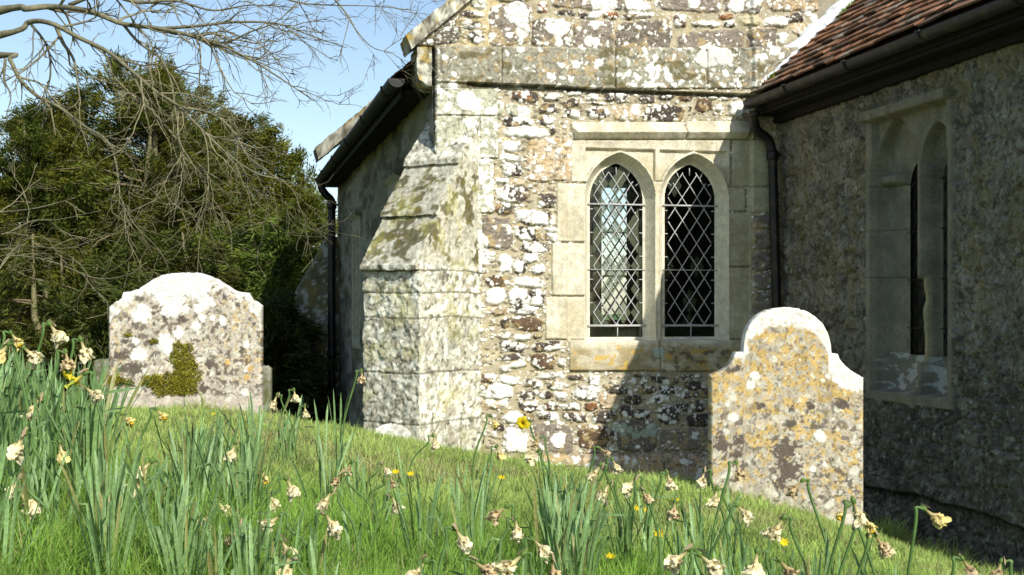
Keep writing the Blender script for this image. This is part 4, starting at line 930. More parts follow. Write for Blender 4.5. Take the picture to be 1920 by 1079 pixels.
def paintR(U, Z, PX, PY):
    C, h = lichen_base(U, Z, 300, base=(.40, .355, .265))
    f = fbm2(PX*.10, PY*.10, 310, 5, .6); amt = sst(980, 640, PY)
    C = mixc(C, ORA, sst(.60-.13*amt, .66-.13*amt, f)*.8)
    C = mixc(C, (.48, .30, .07), sst(.60, .66, fbm2(PX*.2, PY*.2, 311, 4))*.5*amt)
    C = mixc(C, GR, sst(.60, .64, fbm2(PX*.09+9, PY*.10, 312, 5, .6))*.85*sst(720, 800, PY))
    C = mixc(C, GR, sst(.62, .67, fbm2(PX*.26+9, PY*.26, 313, 4))*.7); C = C*(.84+.32*fbm2(PX*.05, PY*.012, 340, 4))[..., None]
    sp = spots(PX, PY, 24, .38, .06, .36, 31, .35); C = mixc(C, (.62, .60, .50), sst(0, .2, sp)*.85); C = mixc(C, (.42, .39, .30), (sst(0, .1, sp)-sst(.15, .3, sp))*.5)
    C, h = disc(C, h, PX, PY, [(1575, 757, 15, 12), (1425, 759, 10, 7), (1515, 760, 8, 12), (1480, 765, 6), (1365, 775, 5), (1352, 830, 15, 14), (1385, 825, 10, 12), (1468, 840, 24, 16), (1475, 880, 22, 20), (1460, 905, 12, 14), (1378, 850, 12, 7), (1480, 792, 10, 6), (1393, 870, 8, 5), (1380, 690, 10, 6), (1365, 694, 9, 5)], GR, .4, sd=3)
    W2 = np.array((.68, .67, .605))*(.78+.40*fbm2(PX*.5, PY*.5, 330, 4))[..., None]
    arc = np.interp(PX, [1388, 1400, 1440, 1480, 1520, 1545, 1556], [690, 640, 612, 610, 620, 655, 680])
    m = sst(3, -3, PY-arc+(fbm2(PX*.25, PY*.25, 315, 3)-.5)*16)*(PX > 1388)*(PX < 1557); C = mixc(C, W2, m*(1-.45*sst(.55, .66, fbm2(PX*.16, PY*.16, 331, 4))))
    m = sst(2, -3, PY-np.interp(PX, [1548, 1556, 1575, 1600, 1616], [690, 712, 728, 735, 728])+(fbm2(PX*.3, PY*.3, 316, 3)-.5)*10)*(PX > 1549); C = mixc(C, W2, m)
    C, h = disc(C, h, PX, PY, [(1382, 664, 14, 8), (1395, 658, 8), (1412, 704, 9), (1406, 721, 9), (1548, 705, 5)], W2, .15, sd=5)
    C, h = disc(C, h, PX, PY, [(1533, 816, 11), (1520, 878, 6), (1543, 870, 5), (1372, 782, 9)], (.70, .68, .58), .15, sd=6)
    C = mixc(C, (.50, .45, .36), sst(930, 985, PY)*.5)
    return C, h
R_out = [(1330.5, 704), (1341, 699), (1352, 694), (1362, 687), (1370, 676), (1374, 668), (1375, 661), (1392, 660), (1392.8, 640), (1396, 622), (1404, 606), (1417, 592), (1434, 582), (1452, 577.5), (1472, 576), (1492, 578), (1510, 584), (1526, 594), (1540, 608), (1549, 624), (1553.5, 640), (1555, 662), (1567, 663), (1571, 673), (1580, 685), (1592, 695), (1603, 702), (1614.5, 707)]
hR, gR, cR, yR = headstone('headstone', 'right headstone with a tall round head, hollow shoulders and orange lichen below a white cap', R_out, 6.7, -YAW-R_(1), paintR, .095, .5)
def paintB(U, Z, PX, PY):
    C, h = lichen_base(U, Z, 400, base=(.22, .225, .12)); return mixc(C*.6, (.10, .11, .045), sst(.5, .62, fbm2(U*9, Z*9, 5, 3))*.6), h
headstone('headstone', 'mossy square headstone mostly hidden behind the left headstone', [(181, 676), (190, 673), (345, 670), (500, 686), (507, 692)], 8.45, -YAW+R_(4), paintB, .09, st=.008)
def paintF(U, Z, PX, PY):
    C, h = lichen_base(U, Z, 500, base=(.74, .73, .69)); return mixc(C, (.35, .33, .27), sst(.6, .66, fbm2(U*30, Z*30, 5, 3))*.6), h
headstone('footstone', 'small white round-topped footstone sunk in the grass at the buttress foot', [(700, 813), (706, 803), (717, 797), (734, 794), (751, 797), (763, 804), (771, 814)], 8.5, -YAW, paintF, .07, st=.005)
# ================================================================== GRASS
def ribbons(P, dirv, L, wd, bend, C, segs=3):
    """P (n,3) base, dirv (n,2) lean direction, L length, wd width, bend 0..1"""
    n = len(P); ang = RNG.uniform(0, 2*math.pi, n); wv = np.stack([np.cos(ang), np.sin(ang), np.zeros(n)], -1)
    t = np.linspace(0, 1, segs+1); V = np.zeros((n, 2*segs+1, 3))
    for k, tt in enumerate(t):
        off = np.zeros((n, 3)); off[:, :2] = dirv*(L*bend*tt**1.8)[:, None]; off[:, 2] = L*(tt-bend**2*.55*tt**2.2)
        c = P+off
        if k < segs: V[:, 2*k] = c-wv*(wd*.5*(1-.55*tt))[:, None]; V[:, 2*k+1] = c+wv*(wd*.5*(1-.55*tt))[:, None]
        else: V[:, 2*k] = c
    base = np.arange(n)[:, None]*(2*segs+1); F = []
    q = [np.concatenate([base+2*k, base+2*k+1, base+2*k+3, base+2*k+2], 1) for k in range(segs-1)]
    tri = np.concatenate([base+2*segs-2, base+2*segs-1, base+2*segs, base+2*segs], 1)
    Fq = np.concatenate(q); k = 2*segs+1
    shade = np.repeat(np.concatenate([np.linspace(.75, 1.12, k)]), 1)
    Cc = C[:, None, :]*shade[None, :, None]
    return V.reshape(-1, 3), Fq, tri[:, :3], Cc.reshape(-1, 3)
def grass():
    N = 430000
    d = 2.0+(12.5-2.0)*RNG.random(N)**1.15; u = RNG.uniform(-.47, .47, N)
    x = d*(SA+u*CA); y = d*(CA-u*SA)
    ok = ~((x > XL-.02) & (y > YF-.07)) & ~((x > XR-.04) & (y > 5.7)) & ~((y > 10.5) & (x > 1.45))
    # leave the buttress footprint free
    bu = (x-XL)*(-.7071)+(y-YF)*(-.7071); bs = (x-XL)*.7071-(y-YF)*.7071; ok &= ~((bu < .51) & (bu > -.3) & (np.abs(bs) < .24))
    x, y, d, u = x[ok], y[ok], d[ok], u[ok]; n = len(x); z = gz(x, y)-.006
    long_ = sst(5.6, 3.6, d+1.2*(fbm2(x*1.1, y*1.1, 33, 2)-.5)+.5*np.sign(u)*0)
    wild = sst(.5, .7, fbm2(x*2.5, y*2.5, 34, 3))
    L = (.028+.030*RNG.random(n))*(1+.5*wild)+long_*(.03+.05*RNG.random(n))
    L *= np.where(((y > 9.08) & (x > 1.4)) | ((x > 3.85) & (y > 5.5)) | (np.abs(bu[ok]-.55) < .08) & (np.abs(bs[ok]) < .35), 1.3+.9*(vn2(x*9, y*9, 71) > .55), 1)
    for (c, dd) in ((cL, 7.5), (cR, 6.7)):
        e = np.hypot((x-c.x)*.6, (y-c.y)*2.2); L *= 1+.7*sst(.35, .1, e)
    st = strawf(x, y)
    c = np.array([.175, .335, .05])*RNG.uniform(.65, 1.35, n)[:, None]
    yel = RNG.random(n)[:, None]; c = c*(1-yel*.35)+np.array([.36, .46, .08])*yel*.35
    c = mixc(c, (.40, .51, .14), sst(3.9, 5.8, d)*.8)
    c = c*(.72+.56*fbm2(x*3.1, y*3.1, 201, 3))[:, None]*(.8+.4*vn2(x*16, y*16, 202))[:, None]
    L = L*(.6+.9*fbm2(x*7, y*7, 203, 2))
    isst = (RNG.random(n) < .10+.38*st)[:, None]; c = np.where(isst, np.array([.52, .45, .24])*RNG.uniform(.6, 1.15, n)[:, None], c)
    L = np.where(isst[:, 0], L*.8, L)
    a = RNG.uniform(0, 6.283, n); dv = np.stack([np.cos(a), np.sin(a)], -1); bend = np.clip(RNG.normal(.6, .3, n), .05, 1.25)
    wd = .0030+.0022*RNG.random(n)+.0007*np.maximum(d-5, 0)
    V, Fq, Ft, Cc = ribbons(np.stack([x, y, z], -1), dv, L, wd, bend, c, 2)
    me = bpy.data.meshes.new('grass'); me.vertices.add(len(V)); me.vertices.foreach_set('co', V.astype(np.float32).ravel())
    nq, ntr = len(Fq), len(Ft); me.loops.add(nq*4+ntr*3); me.loops.foreach_set('vertex_index', np.concatenate([Fq.ravel(), Ft.ravel()]).astype(np.int32))
    me.polygons.add(nq+ntr); me.polygons.foreach_set('loop_start', np.concatenate([np.arange(nq)*4, nq*4+np.arange(ntr)*3]).astype(np.int32))
    me.update(calc_edges=True); at = me.color_attributes.new('Col', 'FLOAT_COLOR', 'POINT'); cc = np.ones((len(V), 4), np.float32); cc[:, :3] = Cc; at.data.foreach_set('color', cc.ravel())
    me.materials.append(M_GRASS); o = bpy.data.objects.new('grass', me); COLL.objects.link(o)
    tag(o, 'green lawn grass with straw patches sloping up to the church wall', 'grass', kind='stuff')
grass()
# ================================================================== DAFFODILS
def grid_strip(P, wv, wid, cup, c0, c1, V, F, C):
    """ribbon with 3 verts across"""
    n0 = len(V); n = len(P)
    for i in range(n):
        t = i/(n-1); w_ = wid(t); cc = np.array(c0)*(1-t)+np.array(c1)*t
        T = P[min(i+1, n-1)]-P[max(i-1, 0)]; T = T/(np.linalg.norm(T)+1e-9); nn = np.cross(T, wv); nn /= np.linalg.norm(nn)+1e-9
        V += [P[i]-wv*w_, P[i]+nn*cup*w_, P[i]+wv*w_]; C += [cc, cc*.9, cc]
    for i in range(n-1):
        for j in range(2): F.append((n0+i*3+j, n0+i*3+j+1, n0+(i+1)*3+j+1, n0+(i+1)*3+j))
leaf_meshes = []
def make_leaf(seed):
    r = random.Random(seed); V = []; F = []; C = []
    L = 1.0; n = 12; bend = r.uniform(.05, .5)**1.2; tw = r.uniform(-.9, .9); kink = r.random() < .14; kp = r.uniform(.55, .8)
    pts = []; p = np.array([0., 0., 0.]); a = r.uniform(0, .12)
    for i in range(n+1):
        pts.append(p.copy()); t = i/n; a += bend*.11*(t+.3)
        if kink and t > kp and t < kp+.1: a += 1.3
        p = p+np.array([math.sin(a), 0, math.cos(a)])*L/n
    wv0 = np.array([0., 1, 0]); n0 = 0
    g = r.uniform(.7, 1.3); c0 = np.array([.235, .37, .115])*g; c1 = np.array([.22, .36, .14])*g
    if r.random() < .05: c1 = np.array([.32, .29, .10])
    for i in range(n+1):
        t = i/n; an = tw*t; T = pts[min(i+1, n)]-pts[max(i-1, 0)]; T /= np.linalg.norm(T); side = np.array([0., 1, 0]); nn = np.cross(T, side)
        wv = side*math.cos(an)+nn*math.sin(an); nm = np.cross(T, wv)
        w_ = .0130*(.75+.35*math.sin(t*2.2))*(1 if t < .86 else max(.05, math.sqrt(max(0, (1-t)/.14))))
        cc = c0*(1-t)+c1*t; V += [pts[i]-wv*w_, pts[i]+nm*w_*.35, pts[i]+wv*w_]; C += [cc, cc*.85, cc]
    for i in range(n):
        for j in range(2): F.append((i*3+j, i*3+j+1, (i+1)*3+j+1, (i+1)*3+j))
    return V, F, C
def mesh_only(name, V, F, mat, C, smooth=True):
    o = mk(name, V, F, mat, None, C, smooth); me = o.data; bpy.data.objects.remove(o); return me
LEAVES = [mesh_only('leaf', *(lambda q: (q[0], q[1], M_DAFLEAF, q[2]))(make_leaf(i))) for i in range(26)]
def child(name, me, parent, loc=(0, 0, 0), rot=(0, 0, 0), sc_=(1, 1, 1)):
    o = bpy.data.objects.new(name, me); COLL.objects.link(o); o.parent = parent; o.location = loc; o.rotation_euler = rot; o.scale = sc_; return o
def flower_parts(kind, seed):
    """axis = -Z from the neck at the origin, unit metres"""
    r = np.random.default_rng(seed); V = []; F = []; C = []
    if kind == 'w': cA, cB = np.array([.70, .60, .34]), np.array([.90, .84, .57])
    elif kind == 't': cA, cB = np.array([.46, .34, .18]), np.array([.72, .60, .37])
    elif kind == 'y': cA, cB = np.array([.72, .60, .30]), np.array([.88, .76, .28])
    else: cA, cB = np.array([.72, .60, .06]), np.array([.82, .66, .03])
    for k in range((8 if kind in 'wt' else 6) if kind != 'b' else 3):
        a = k*math.pi/3+r.normal(0, .25); rad = np.array([math.cos(a), math.sin(a), 0]); side = np.array([-math.sin(a), math.cos(a), 0])
        L = r.uniform(.026, .044); n = 9; m = 5; fl = (r.uniform(.05, .8) if kind in 'wty' else 1.55); wmax = r.uniform(.007, .0135) if kind != 'f' else .012
        if kind == 'f': L = .028
        n0 = len(V); tw = r.normal(0, .9) if kind != 'f' else 0; curl = r.normal(0, .75) if kind != 'f' else .1
        p = np.array([0, 0, -.018])+rad*.004; ang = fl*.3
        for i in range(n):
            t = i/(n-1); ang += (fl*.7+curl*t*.8)/n*1.6
            dr = rad*math.sin(ang)+np.array([0, 0, -1])*math.cos(ang)
            wv = side*math.cos(tw*t)+np.cross(dr, side)*math.sin(tw*t); w_ = wmax*math.sin(math.pi*(.15+.80*t))**.7
            for j in range(m):
                q = (j/(m-1)-.5)*2; cr = np.cross(dr, wv); amp = .0035 if kind != 'f' else .0006
                V.append(p+wv*w_*q+cr*amp*math.sin(q*4+i*1.3+k)+r.normal(0, .0012 if kind != 'f' else .0002, 3)); s = r.uniform(.72, 1.12); C.append((cA*(1-t)+cB*t)*s)
            p = p+dr*L/n
        for i in range(n-1):
            for j in range(m-1): F.append((n0+i*m+j, n0+i*m+j+1, n0+(i+1)*m+j+1, n0+(i+1)*m+j))
    # tube
    n0 = len(V); kk = 8
    for i in range(5):
        t = i/4; rr = .003+.0022*t
        for j in range(kk): a = 2*math.pi*j/kk; V.append(np.array([math.cos(a)*rr, math.sin(a)*rr, -.022*t])); C.append(np.array([.30, .27, .10])*(1-t)+cA*t)
    for i in range(4):
        for j in range(kk): F.append((n0+i*kk+j, n0+i*kk+(j+1) % kk, n0+(i+1)*kk+(j+1) % kk, n0+(i+1)*kk+j))
    pet = (V, F, C)
    # trumpet
    V = []; F = []; C = []; kk = 14; n = 7; cr = {'w': (.84, .74, .42), 't': (.66, .50, .28), 'y': (.80, .55, .05), 'f': (.85, .62, .01), 'b': (.5, .55, .08)}[kind]
    Lc = .028 if kind != 'f' else .02
    for i in range(n):
        t = i/(n-1); rr = (.0055+.0045*t**2+(.003*(t > .9)))*(1 if kind == 'f' else r.uniform(.75, 1.0)); sq = .6 if kind != 'f' else 1
        for j in range(kk):
            a = 2*math.pi*j/kk; q = rr*(1+(.32 if kind != 'f' else .12)*math.sin(a*5+i*.4)*t); V.append(np.array([math.cos(a)*q, math.sin(a)*q*sq, -.018-Lc*t])+r.normal(0, .0009 if kind != 'f' else .0002, 3)); C.append(np.array(cr)*r.uniform(.8, 1.1))
    for i in range(n-1):
        for j in range(kk): F.append((i*kk+j, i*kk+(j+1) % kk, (i+1)*kk+(j+1) % kk, (i+1)*kk+j))
    trp = (V, F, C)
    # ovary + papery spathe
    V = []; F = []; C = []; kk = 8; n = 7
    for i in range(n):
        t = i/(n-1); rr = .0062*math.sin(math.pi*(.08+.84*t))
        for j in range(kk): a = 2*math.pi*j/kk; V.append(np.array([math.cos(a)*rr, math.sin(a)*rr, .017-.019*t])); C.append(np.array([.13, .22, .04]))
    for i in range(n-1):
        for j in range(kk): F.append((i*kk+j, i*kk+(j+1) % kk, (i+1)*kk+(j+1) % kk, (i+1)*kk+j))
    ov = (V, F, C)
    V = []; F = []; C = []; n = 8; a0 = r.uniform(0, 6.28)
    for i in range(n):
        t = i/(n-1); cx_, cy_ = math.cos(a0)*(.006+.008*t), math.sin(a0)*(.006+.008*t); w_ = .0032*math.sin(math.pi*(.1+.85*t))
        for q in (-1, 0, 1): V.append(np.array([cx_-math.sin(a0)*w_*q, cy_+math.cos(a0)*w_*q, .020-.022*t])+r.normal(0, .0006, 3)); C.append(np.array([.42, .32, .20]))
    for i in range(n-1):
        for j in range(2): F.append((i*3+j, i*3+j+1, (i+1)*3+j+1, (i+1)*3+j))
    return pet, trp, ov, (V, F, C)
FLW = {}
for kd in 'wtyfb':
    FLW[kd] = []
    for s in range(7 if kd == 'w' else 3):
        a, b, c, d_ = flower_parts(kd, s*31+ord(kd))
        FLW[kd].append((mesh_only('petals', a[0], a[1], M_PETAL, a[2]), mesh_only('trumpet', b[0], b[1], M_PETAL, b[2]), mesh_only('ovary', c[0], c[1], M_DAFLEAF, c[2]), mesh_only('spathe', d_[0], d_[1], M_PETAL, d_[2])))
FL = '''105,625,w,1,45,34,highest withered daffodil arching over the left leaf clump
32,641,y,1,42,33,yellow-tinged drooping daffodil near the upper left picture edge
56,668,w,1,42,34,ragged cream daffodil just below the yellow-tinged one at upper left
162,655,w,1,44,33,big ragged cream daffodil nodding on the inner side of the left leaf clump
133,677,t,1,40,33,small tan shrivelled daffodil between two arching stems at upper left
146,717,b,-1,38,33,half closed green and yellow daffodil left of the left headstone
171,742,w,1,37,33,crumpled cream daffodil hanging at the left headstone's lower left
62,763,w,-1,34,33,cream daffodil hanging inside the left leaf clump at mid height
3,662,y,-1,40,33,yellow daffodil cut by the left picture edge
33,833,w,-1,32,30,small cream daffodil low behind the left leaves
122,848,y,1,30,32,yellow-trumpet withered daffodil pointing right in the left leaf clump
24,915,w,-1,28,29,pinkish cream daffodil hanging from a green ovary at the lower left
50,942,w,1,27,29,cream daffodil touching its pinkish neighbour at the lower left
238,790,y,1,25,40,pale yellow daffodil drooping just under the left headstone's left corner
303,781,y,1,28,40,yellow tasselled daffodil drooping before the left headstone's base
272,882,w,-1,30,34,pale cream daffodil on an arching stem amid open lawn
259,912,w,-1,26,34,pale tattered daffodil directly beneath another on the open lawn
245,1022,y,-1,22,30,bright yellow narrow daffodil alone in the lower left grass
15,1066,w,-1,26,22,large smooth cream daffodil in the bottom left corner
432,846,w,-1,30,40,shaggy cream daffodil alone below the left headstone
501,897,y,1,26,40,small bright yellow crinkled daffodil left of two cream ones
547,914,w,1,27,36,cream daffodil with yellow rim pointing right over the middle leaves
513,940,w,1,26,36,pale daffodil just under the crinkled yellow one
418,956,w,1,25,34,small pale daffodil half hidden in the middle leaves
385,975,w,-1,26,32,rounded cream daffodil facing left in the middle leaves
436,1003,t,-1,24,30,tan daffodil hanging behind leaves in the lower middle
512,984,w,-1,26,31,bushy cream daffodil hanging in the middle of the leaf bed
611,938,w,-1,27,34,cream daffodil with a yellow mouth facing left
630,902,t,-1,26,38,small tan daffodil above the one with the yellow mouth
622,982,w,1,27,31,wide double-looking cream daffodil at the end of a slanting stem
540,1033,w,1,22,28,pinkish cream daffodil hanging low in the leaf bed
530,1063,w,-1,20,26,cream daffodil low at the bottom edge of the leaf bed
513,752,w,-1,30,56,cream daffodil facing left before the dark side wall
557,742,w,1,32,56,narrow tan daffodil hanging straight down before the dark side wall
577,772,w,1,28,56,star-like faded daffodil lowest of three before the dark side wall
684,707,t,1,42,52,pink-brown daffodil on the tall bent stem left of the buttress
650,880,t,-1,22,46,tan shrivelled daffodil on the lawn right of the middle leaves
725,882,w,1,24,48,dry daffodil with dark bent stem left of the yellow buttercups
738,906,t,1,20,46,tan shrivelled daffodil low below the dark bent stem
743,945,w,1,26,38,cream daffodil with yellow lip and green ovary in the centre lawn
818,828,w,1,24,56,pale daffodil standing before the foot of the buttress
867,1012,w,1,24,28,lone cream daffodil in tall grass right of centre
928,792,y,1,24,52,yellow-tipped withered daffodil with green ovary before the rubble wall
938,850,y,1,24,50,withered daffodil with orange-yellow tip where lawn meets rubble wall
978,800,f,-1,27,50,only fully open yellow daffodil, before the rubble wall
1006,832,t,-1,24,50,brown and yellow drooping daffodil under the open yellow flower
999,858,w,-1,18,50,long pale limp daffodil below the open yellow flower
937,966,t,-1,25,34,pinkish shrivelled daffodil standing upright right of centre
976,990,w,1,26,34,cream daffodil with green ovary pointing down right
1013,1031,w,1,24,30,rounded cream and yellow daffodil at lower centre right
965,1060,w,-1,26,26,large spiky pale daffodil at the bottom edge right of centre
1046,1070,t,1,20,26,small tan daffodil bud tip at the bottom edge
1133,852,t,1,28,45,tan daffodil on a green arching stem before the shaded plinth
1156,874,w,1,27,45,peach coloured daffodil hanging below the arching tan one
1117,886,w,-1,26,44,pale trumpet-shaped daffodil pointing left under the arching tan one
1133,920,w,-1,24,40,narrow cream daffodil standing in front of leaves right of centre
1183,910,w,-1,30,40,broad tattered cream daffodil beside a curled green stem
1212,932,t,1,25,40,brown-spotted small daffodil right of the broad tattered one
1259,901,w,1,27,42,cream daffodil on a pale stem before the shaded grass
1312,897,w,-1,30,40,cream daffodil facing left at the right headstone's lower left edge
1336,932,w,-1,26,40,cream daffodil directly below at the right headstone's left edge
1257,956,t,-1,24,38,brown-edged daffodil low in the lawn left of the right headstone
1277,1050,w,-1,26,28,pale daffodil with folded petals near the bottom right centre
1326,1060,w,1,24,27,long pale daffodil with papery sheath near the bottom edge
1408,1056,w,-1,24,27,round papery daffodil behind leaves near the bottom edge
1390,884,t,1,27,36,brown shrivelled daffodil silhouetted on the right headstone face
1393,964,w,1,24,34,pinkish daffodil bent over at the right headstone's foot
1457,990,w,-1,24,32,cream daffodil spread flat under the right headstone
1492,918,t,-1,28,34,tan and green daffodil upright against the right headstone
1577,966,y,-1,30,32,leftmost yellowed daffodil of the bunch at the right headstone's right corner
1632,986,y,1,28,30,right-pointing yellowed daffodil of the bunch at the right headstone's corner
1612,960,w,1,28,30,topmost cream daffodil of the bunch at the right headstone's corner
1654,1022,t,1,22,30,drooping brown daffodil lowest beside the right headstone's corner
1748,974,y,1,36,27,yellow edged daffodil on a lone stem before the dark wing wall
1818,1068,t,1,26,22,curled tan daffodil bud sheath in the lower right corner
1475,1070,t,1,20,28,tan daffodil tip at the bottom edge below the right headstone
1865,1074,t,-1,20,22,pinkish withered daffodil head at the lower right corner edge
783,1074,w,-1,20,22,pale arched daffodil at the bottom edge under the centre lawn
903,1072,t,1,20,24,brown folded daffodil at the bottom edge right of the pale arched one'''
Rv = Vector((CA, -SA, 0)); Fv = Vector((SA, CA, 0))
NL = [0]
def leaves_for(root, n, L0, rg, spread=.03, lean=.4):
    for k in range(n):
        me = LEAVES[rg.randrange(len(LEAVES))]; L = L0*rg.uniform(.72, 1.12)
        a = rg.uniform(0, 6.283); q = rg.uniform(0, spread)
        child('leaf', me, root, (math.cos(a)*q, math.sin(a)*q, -.01), (rg.gauss(0, .10), rg.gauss(.06, .12), a+rg.gauss(0, .3)), (L, L*rg.uniform(.75, 1.15)*(.34/L)**.6, L)); NL[0] += 1
def daffodil(i, ln):
    px, py, kd, sg, H, dd, lab = ln.split(',', 6); px, py, sg, H, dd = float(px), float(py), int(sg), float(H)/100, max(2.75, float(dd)/10)
    rg = random.Random(i*13+5)
    head = W(px, py, dd); off = -sg*rg.uniform(.02, .05)
    gy_ = float(gz(np.array([head.x]), np.array([head.y]))[0])
    lean = -sg*rg.uniform(.0, .09)
    bx = head+Rv*(off+lean)+Fv*rg.uniform(-.03, .03); b = Vector((bx.x, bx.y, float(gz(np.array([bx.x]), np.array([bx.y]))[0])))
    root = thing('daffodil', lab, 'daffodil', b, 'daffodils going over in the churchyard grass')
    neck = head+Vector((0, 0, .018))-Rv*sg*.012
    top = neck-Rv*sg*.022+Vector((0, 0, .006))
    if top.z-b.z < .06: b.z = top.z-.06; root.location = b
    mid = b.lerp(top, .55)+Rv*sg*(-.02)+Fv*rg.uniform(-.01, .01)
    pts = catmull([b-b, mid-b, top-b-Vector((0, 0, .03)), top-b, neck-b], 5)
    mb = MB(); mb.tube([tuple(p) for p in pts], [.0036]*(len(pts)-6)+[.0034, .003, .0028, .0026, .0026, .0026], 6, (.12, .22, .06)); mb.build('stem', M_DAFLEAF, root)
    A = FLW[kd][rg.randrange(len(FLW[kd]))]
    # aim: -Z axis towards drooping direction
    tilt = rg.uniform(.1, .95) if kd in 'wty' else (1.25 if kd == 'f' else .9)
    aim = (Rv*sg*math.sin(tilt)+Vector((0, 0, -math.cos(tilt)))-Fv*rg.uniform(.0, .5)).normalized()
    if kd == 'f': aim = (Rv*-.25-Fv+Vector((0, 0, -.12))).normalized()
    rot = (-aim).to_track_quat('Z', 'Y').to_euler(); s = rg.uniform(.9, 1.18)*{'t': .85, 'y': .8}.get(kd, 1.0)
    f = child('flower', A[0], root, neck-b, rot, (s, s, s))
    child('trumpet', A[1], f); child('ovary', A[2], f); child('spathe', A[3], f)
    Ll = min(.38, max(.20, (top.z-b.z)*rg.uniform(.65, .92)))
    leaves_for(root, rg.randrange(3, 6), Ll, rg)
for i, ln in enumerate(FL.split('\n')): daffodil(i, ln)
# leaf-only clumps, by zone: (px range, depth range, count, leaf length, label)
ZN = [((-60, 190), (3.35, 4.5), 54, .37, 'tall flowerless clump of blue-green daffodil leaves at the left edge', 'daffodil leaf clumps at the left edge'),
      ((190, 330), (2.7, 3.3), 8, .27, 'flowerless daffodil leaf clump low in the bottom left lawn', 'daffodil leaf clumps in the bottom left lawn'),
      ((330, 690), (3.35, 4.3), 34, .27, 'flowerless daffodil leaf clump in the bed below the left headstone', 'daffodil leaf clumps in the middle bed'),
      ((460, 620), (5.0, 5.9), 6, .30, 'flowerless daffodil leaf clump on the lawn before the dark side wall', 'daffodil leaf clumps before the side wall'),
      ((700, 900), (3.4, 4.6), 7, .27, 'flowerless daffodil leaf clump on the lawn left of the rubble wall', 'daffodil leaf clumps on the centre lawn'),
      ((900, 1360), (3.3, 4.4), 36, .30, 'flowerless daffodil leaf clump between centre and the right headstone', 'daffodil leaf clumps right of centre'),
      ((1360, 1680), (2.95, 3.6), 26, .29, 'flowerless daffodil leaf clump below the right headstone', 'daffodil leaf clumps below the right headstone'),
      ((320, 700), (2.5, 3.0), 20, .21, 'low flowerless daffodil leaf clump along the bottom edge left of centre', 'low leaf clumps at the bottom edge left of centre'),
      ((-40, 230), (2.5, 3.1), 16, .25, 'low flowerless daffodil leaf clump in the bottom left corner', 'low leaf clumps in the bottom left corner'),
      ((960, 1650), (2.45, 2.85), 24, .20, 'low flowerless daffodil leaf clump along the bottom edge right of centre', 'low leaf clumps at the bottom edge right of centre'),
      ((1680, 1860), (2.3, 2.8), 5, .22, 'flowerless daffodil leaf clump in the bottom right corner', 'daffodil leaf clumps in the bottom right corner')]
rgz = random.Random(99)
FP = [(float(l.split(',')[0]), max(2.75, float(l.split(',')[5])/10)) for l in FL.split('\n')]
for (pr, dr, cnt, L0, lab, grp) in ZN:
    for _ in range(cnt):
        for _t in range(12):
            px = rgz.uniform(*pr); d = rgz.uniform(*dr)
            if not any(abs(px-fx) < 24 and d < fd+.25 for fx, fd in FP): break
        p = W(px, 585, d); z = float(gz(np.array([p.x]), np.array([p.y]))[0])
        t = thing('daffodil_leaves', lab, 'daffodil leaves', (p.x, p.y, z), grp)
        leaves_for(t, rgz.randrange(4, 8), L0, rgz, .035)
# buttercups
def buttercup(px, py, d, lab):
    h = W(px, py, d); b = Vector((h.x, h.y, min(float(gz(np.array([h.x]), np.array([h.y]))[0]), h.z-.03))); t = thing('celandine', lab, 'wild flower', b, 'small yellow wild flowers in the lawn')
    mb = MB(); mb.tube([(0, 0, 0), (.002, 0, (h.z-b.z)*.5), (0, 0, h.z-b.z)], .0014, 5, (.12, .2, .04)); mb.build('stem', M_DAFLEAF, t)
    V = []; F = []; C = []; r = random.Random(int(px)); tlt = r.uniform(.3, .9)
    for k in range(7):
        a = k*2*math.pi/7; dr = np.array([math.cos(a), math.sin(a), .35]); sd_ = np.array([-math.sin(a), math.cos(a), 0]); n = len(V)
        V += [np.zeros(3), dr*.006+sd_*.0032, dr*.012, dr*.006-sd_*.0032]; F.append((n, n+1, n+2, n+3)); C += [(.80, .60, .02)]*4
    o = mk('petals', V, F, M_PETAL, t, C); o.location = (0, 0, h.z-b.z); o.rotation_euler = (tlt, 0, -YAW); o.scale = (1.5, 1.5, 1.5)
for q in [(742, 886, 5.5, 'yellow wild flower beside a withered daffodil left of centre'), (770, 890, 5.5, 'yellow wild flower just right of another on the centre lawn'), (687, 850, 6.5, 'single yellow wild flower on the lawn below the buttress'),
          (941, 897, 5.6, 'yellow wild flower near the rubble wall foot'), (1215, 958, 4.6, 'yellow wild flower in the right-hand leaves'), (1195, 955, 4.6, 'yellow wild flower left of its neighbour in the right-hand leaves'),
          (1268, 940, 5.0, 'yellow wild flower on a brown daffodil in the right lawn'), (1145, 1045, 3.9, 'yellow wild flower low in grass at the bottom right of centre'), (1235, 1002, 4.1, 'yellow wild flower low between leaf clumps'),
          (400, 778, 7.0, 'yellow wild flower at the foot of the left headstone'), (1470, 1018, 4.4, 'yellow wild flower under the right headstone'), (620, 1000, 4.2, 'yellow wild flower under the wide cream daffodil'), (1032, 952, 5, 'yellow wild flower in tall leaves right of centre')]: buttercup(*q)
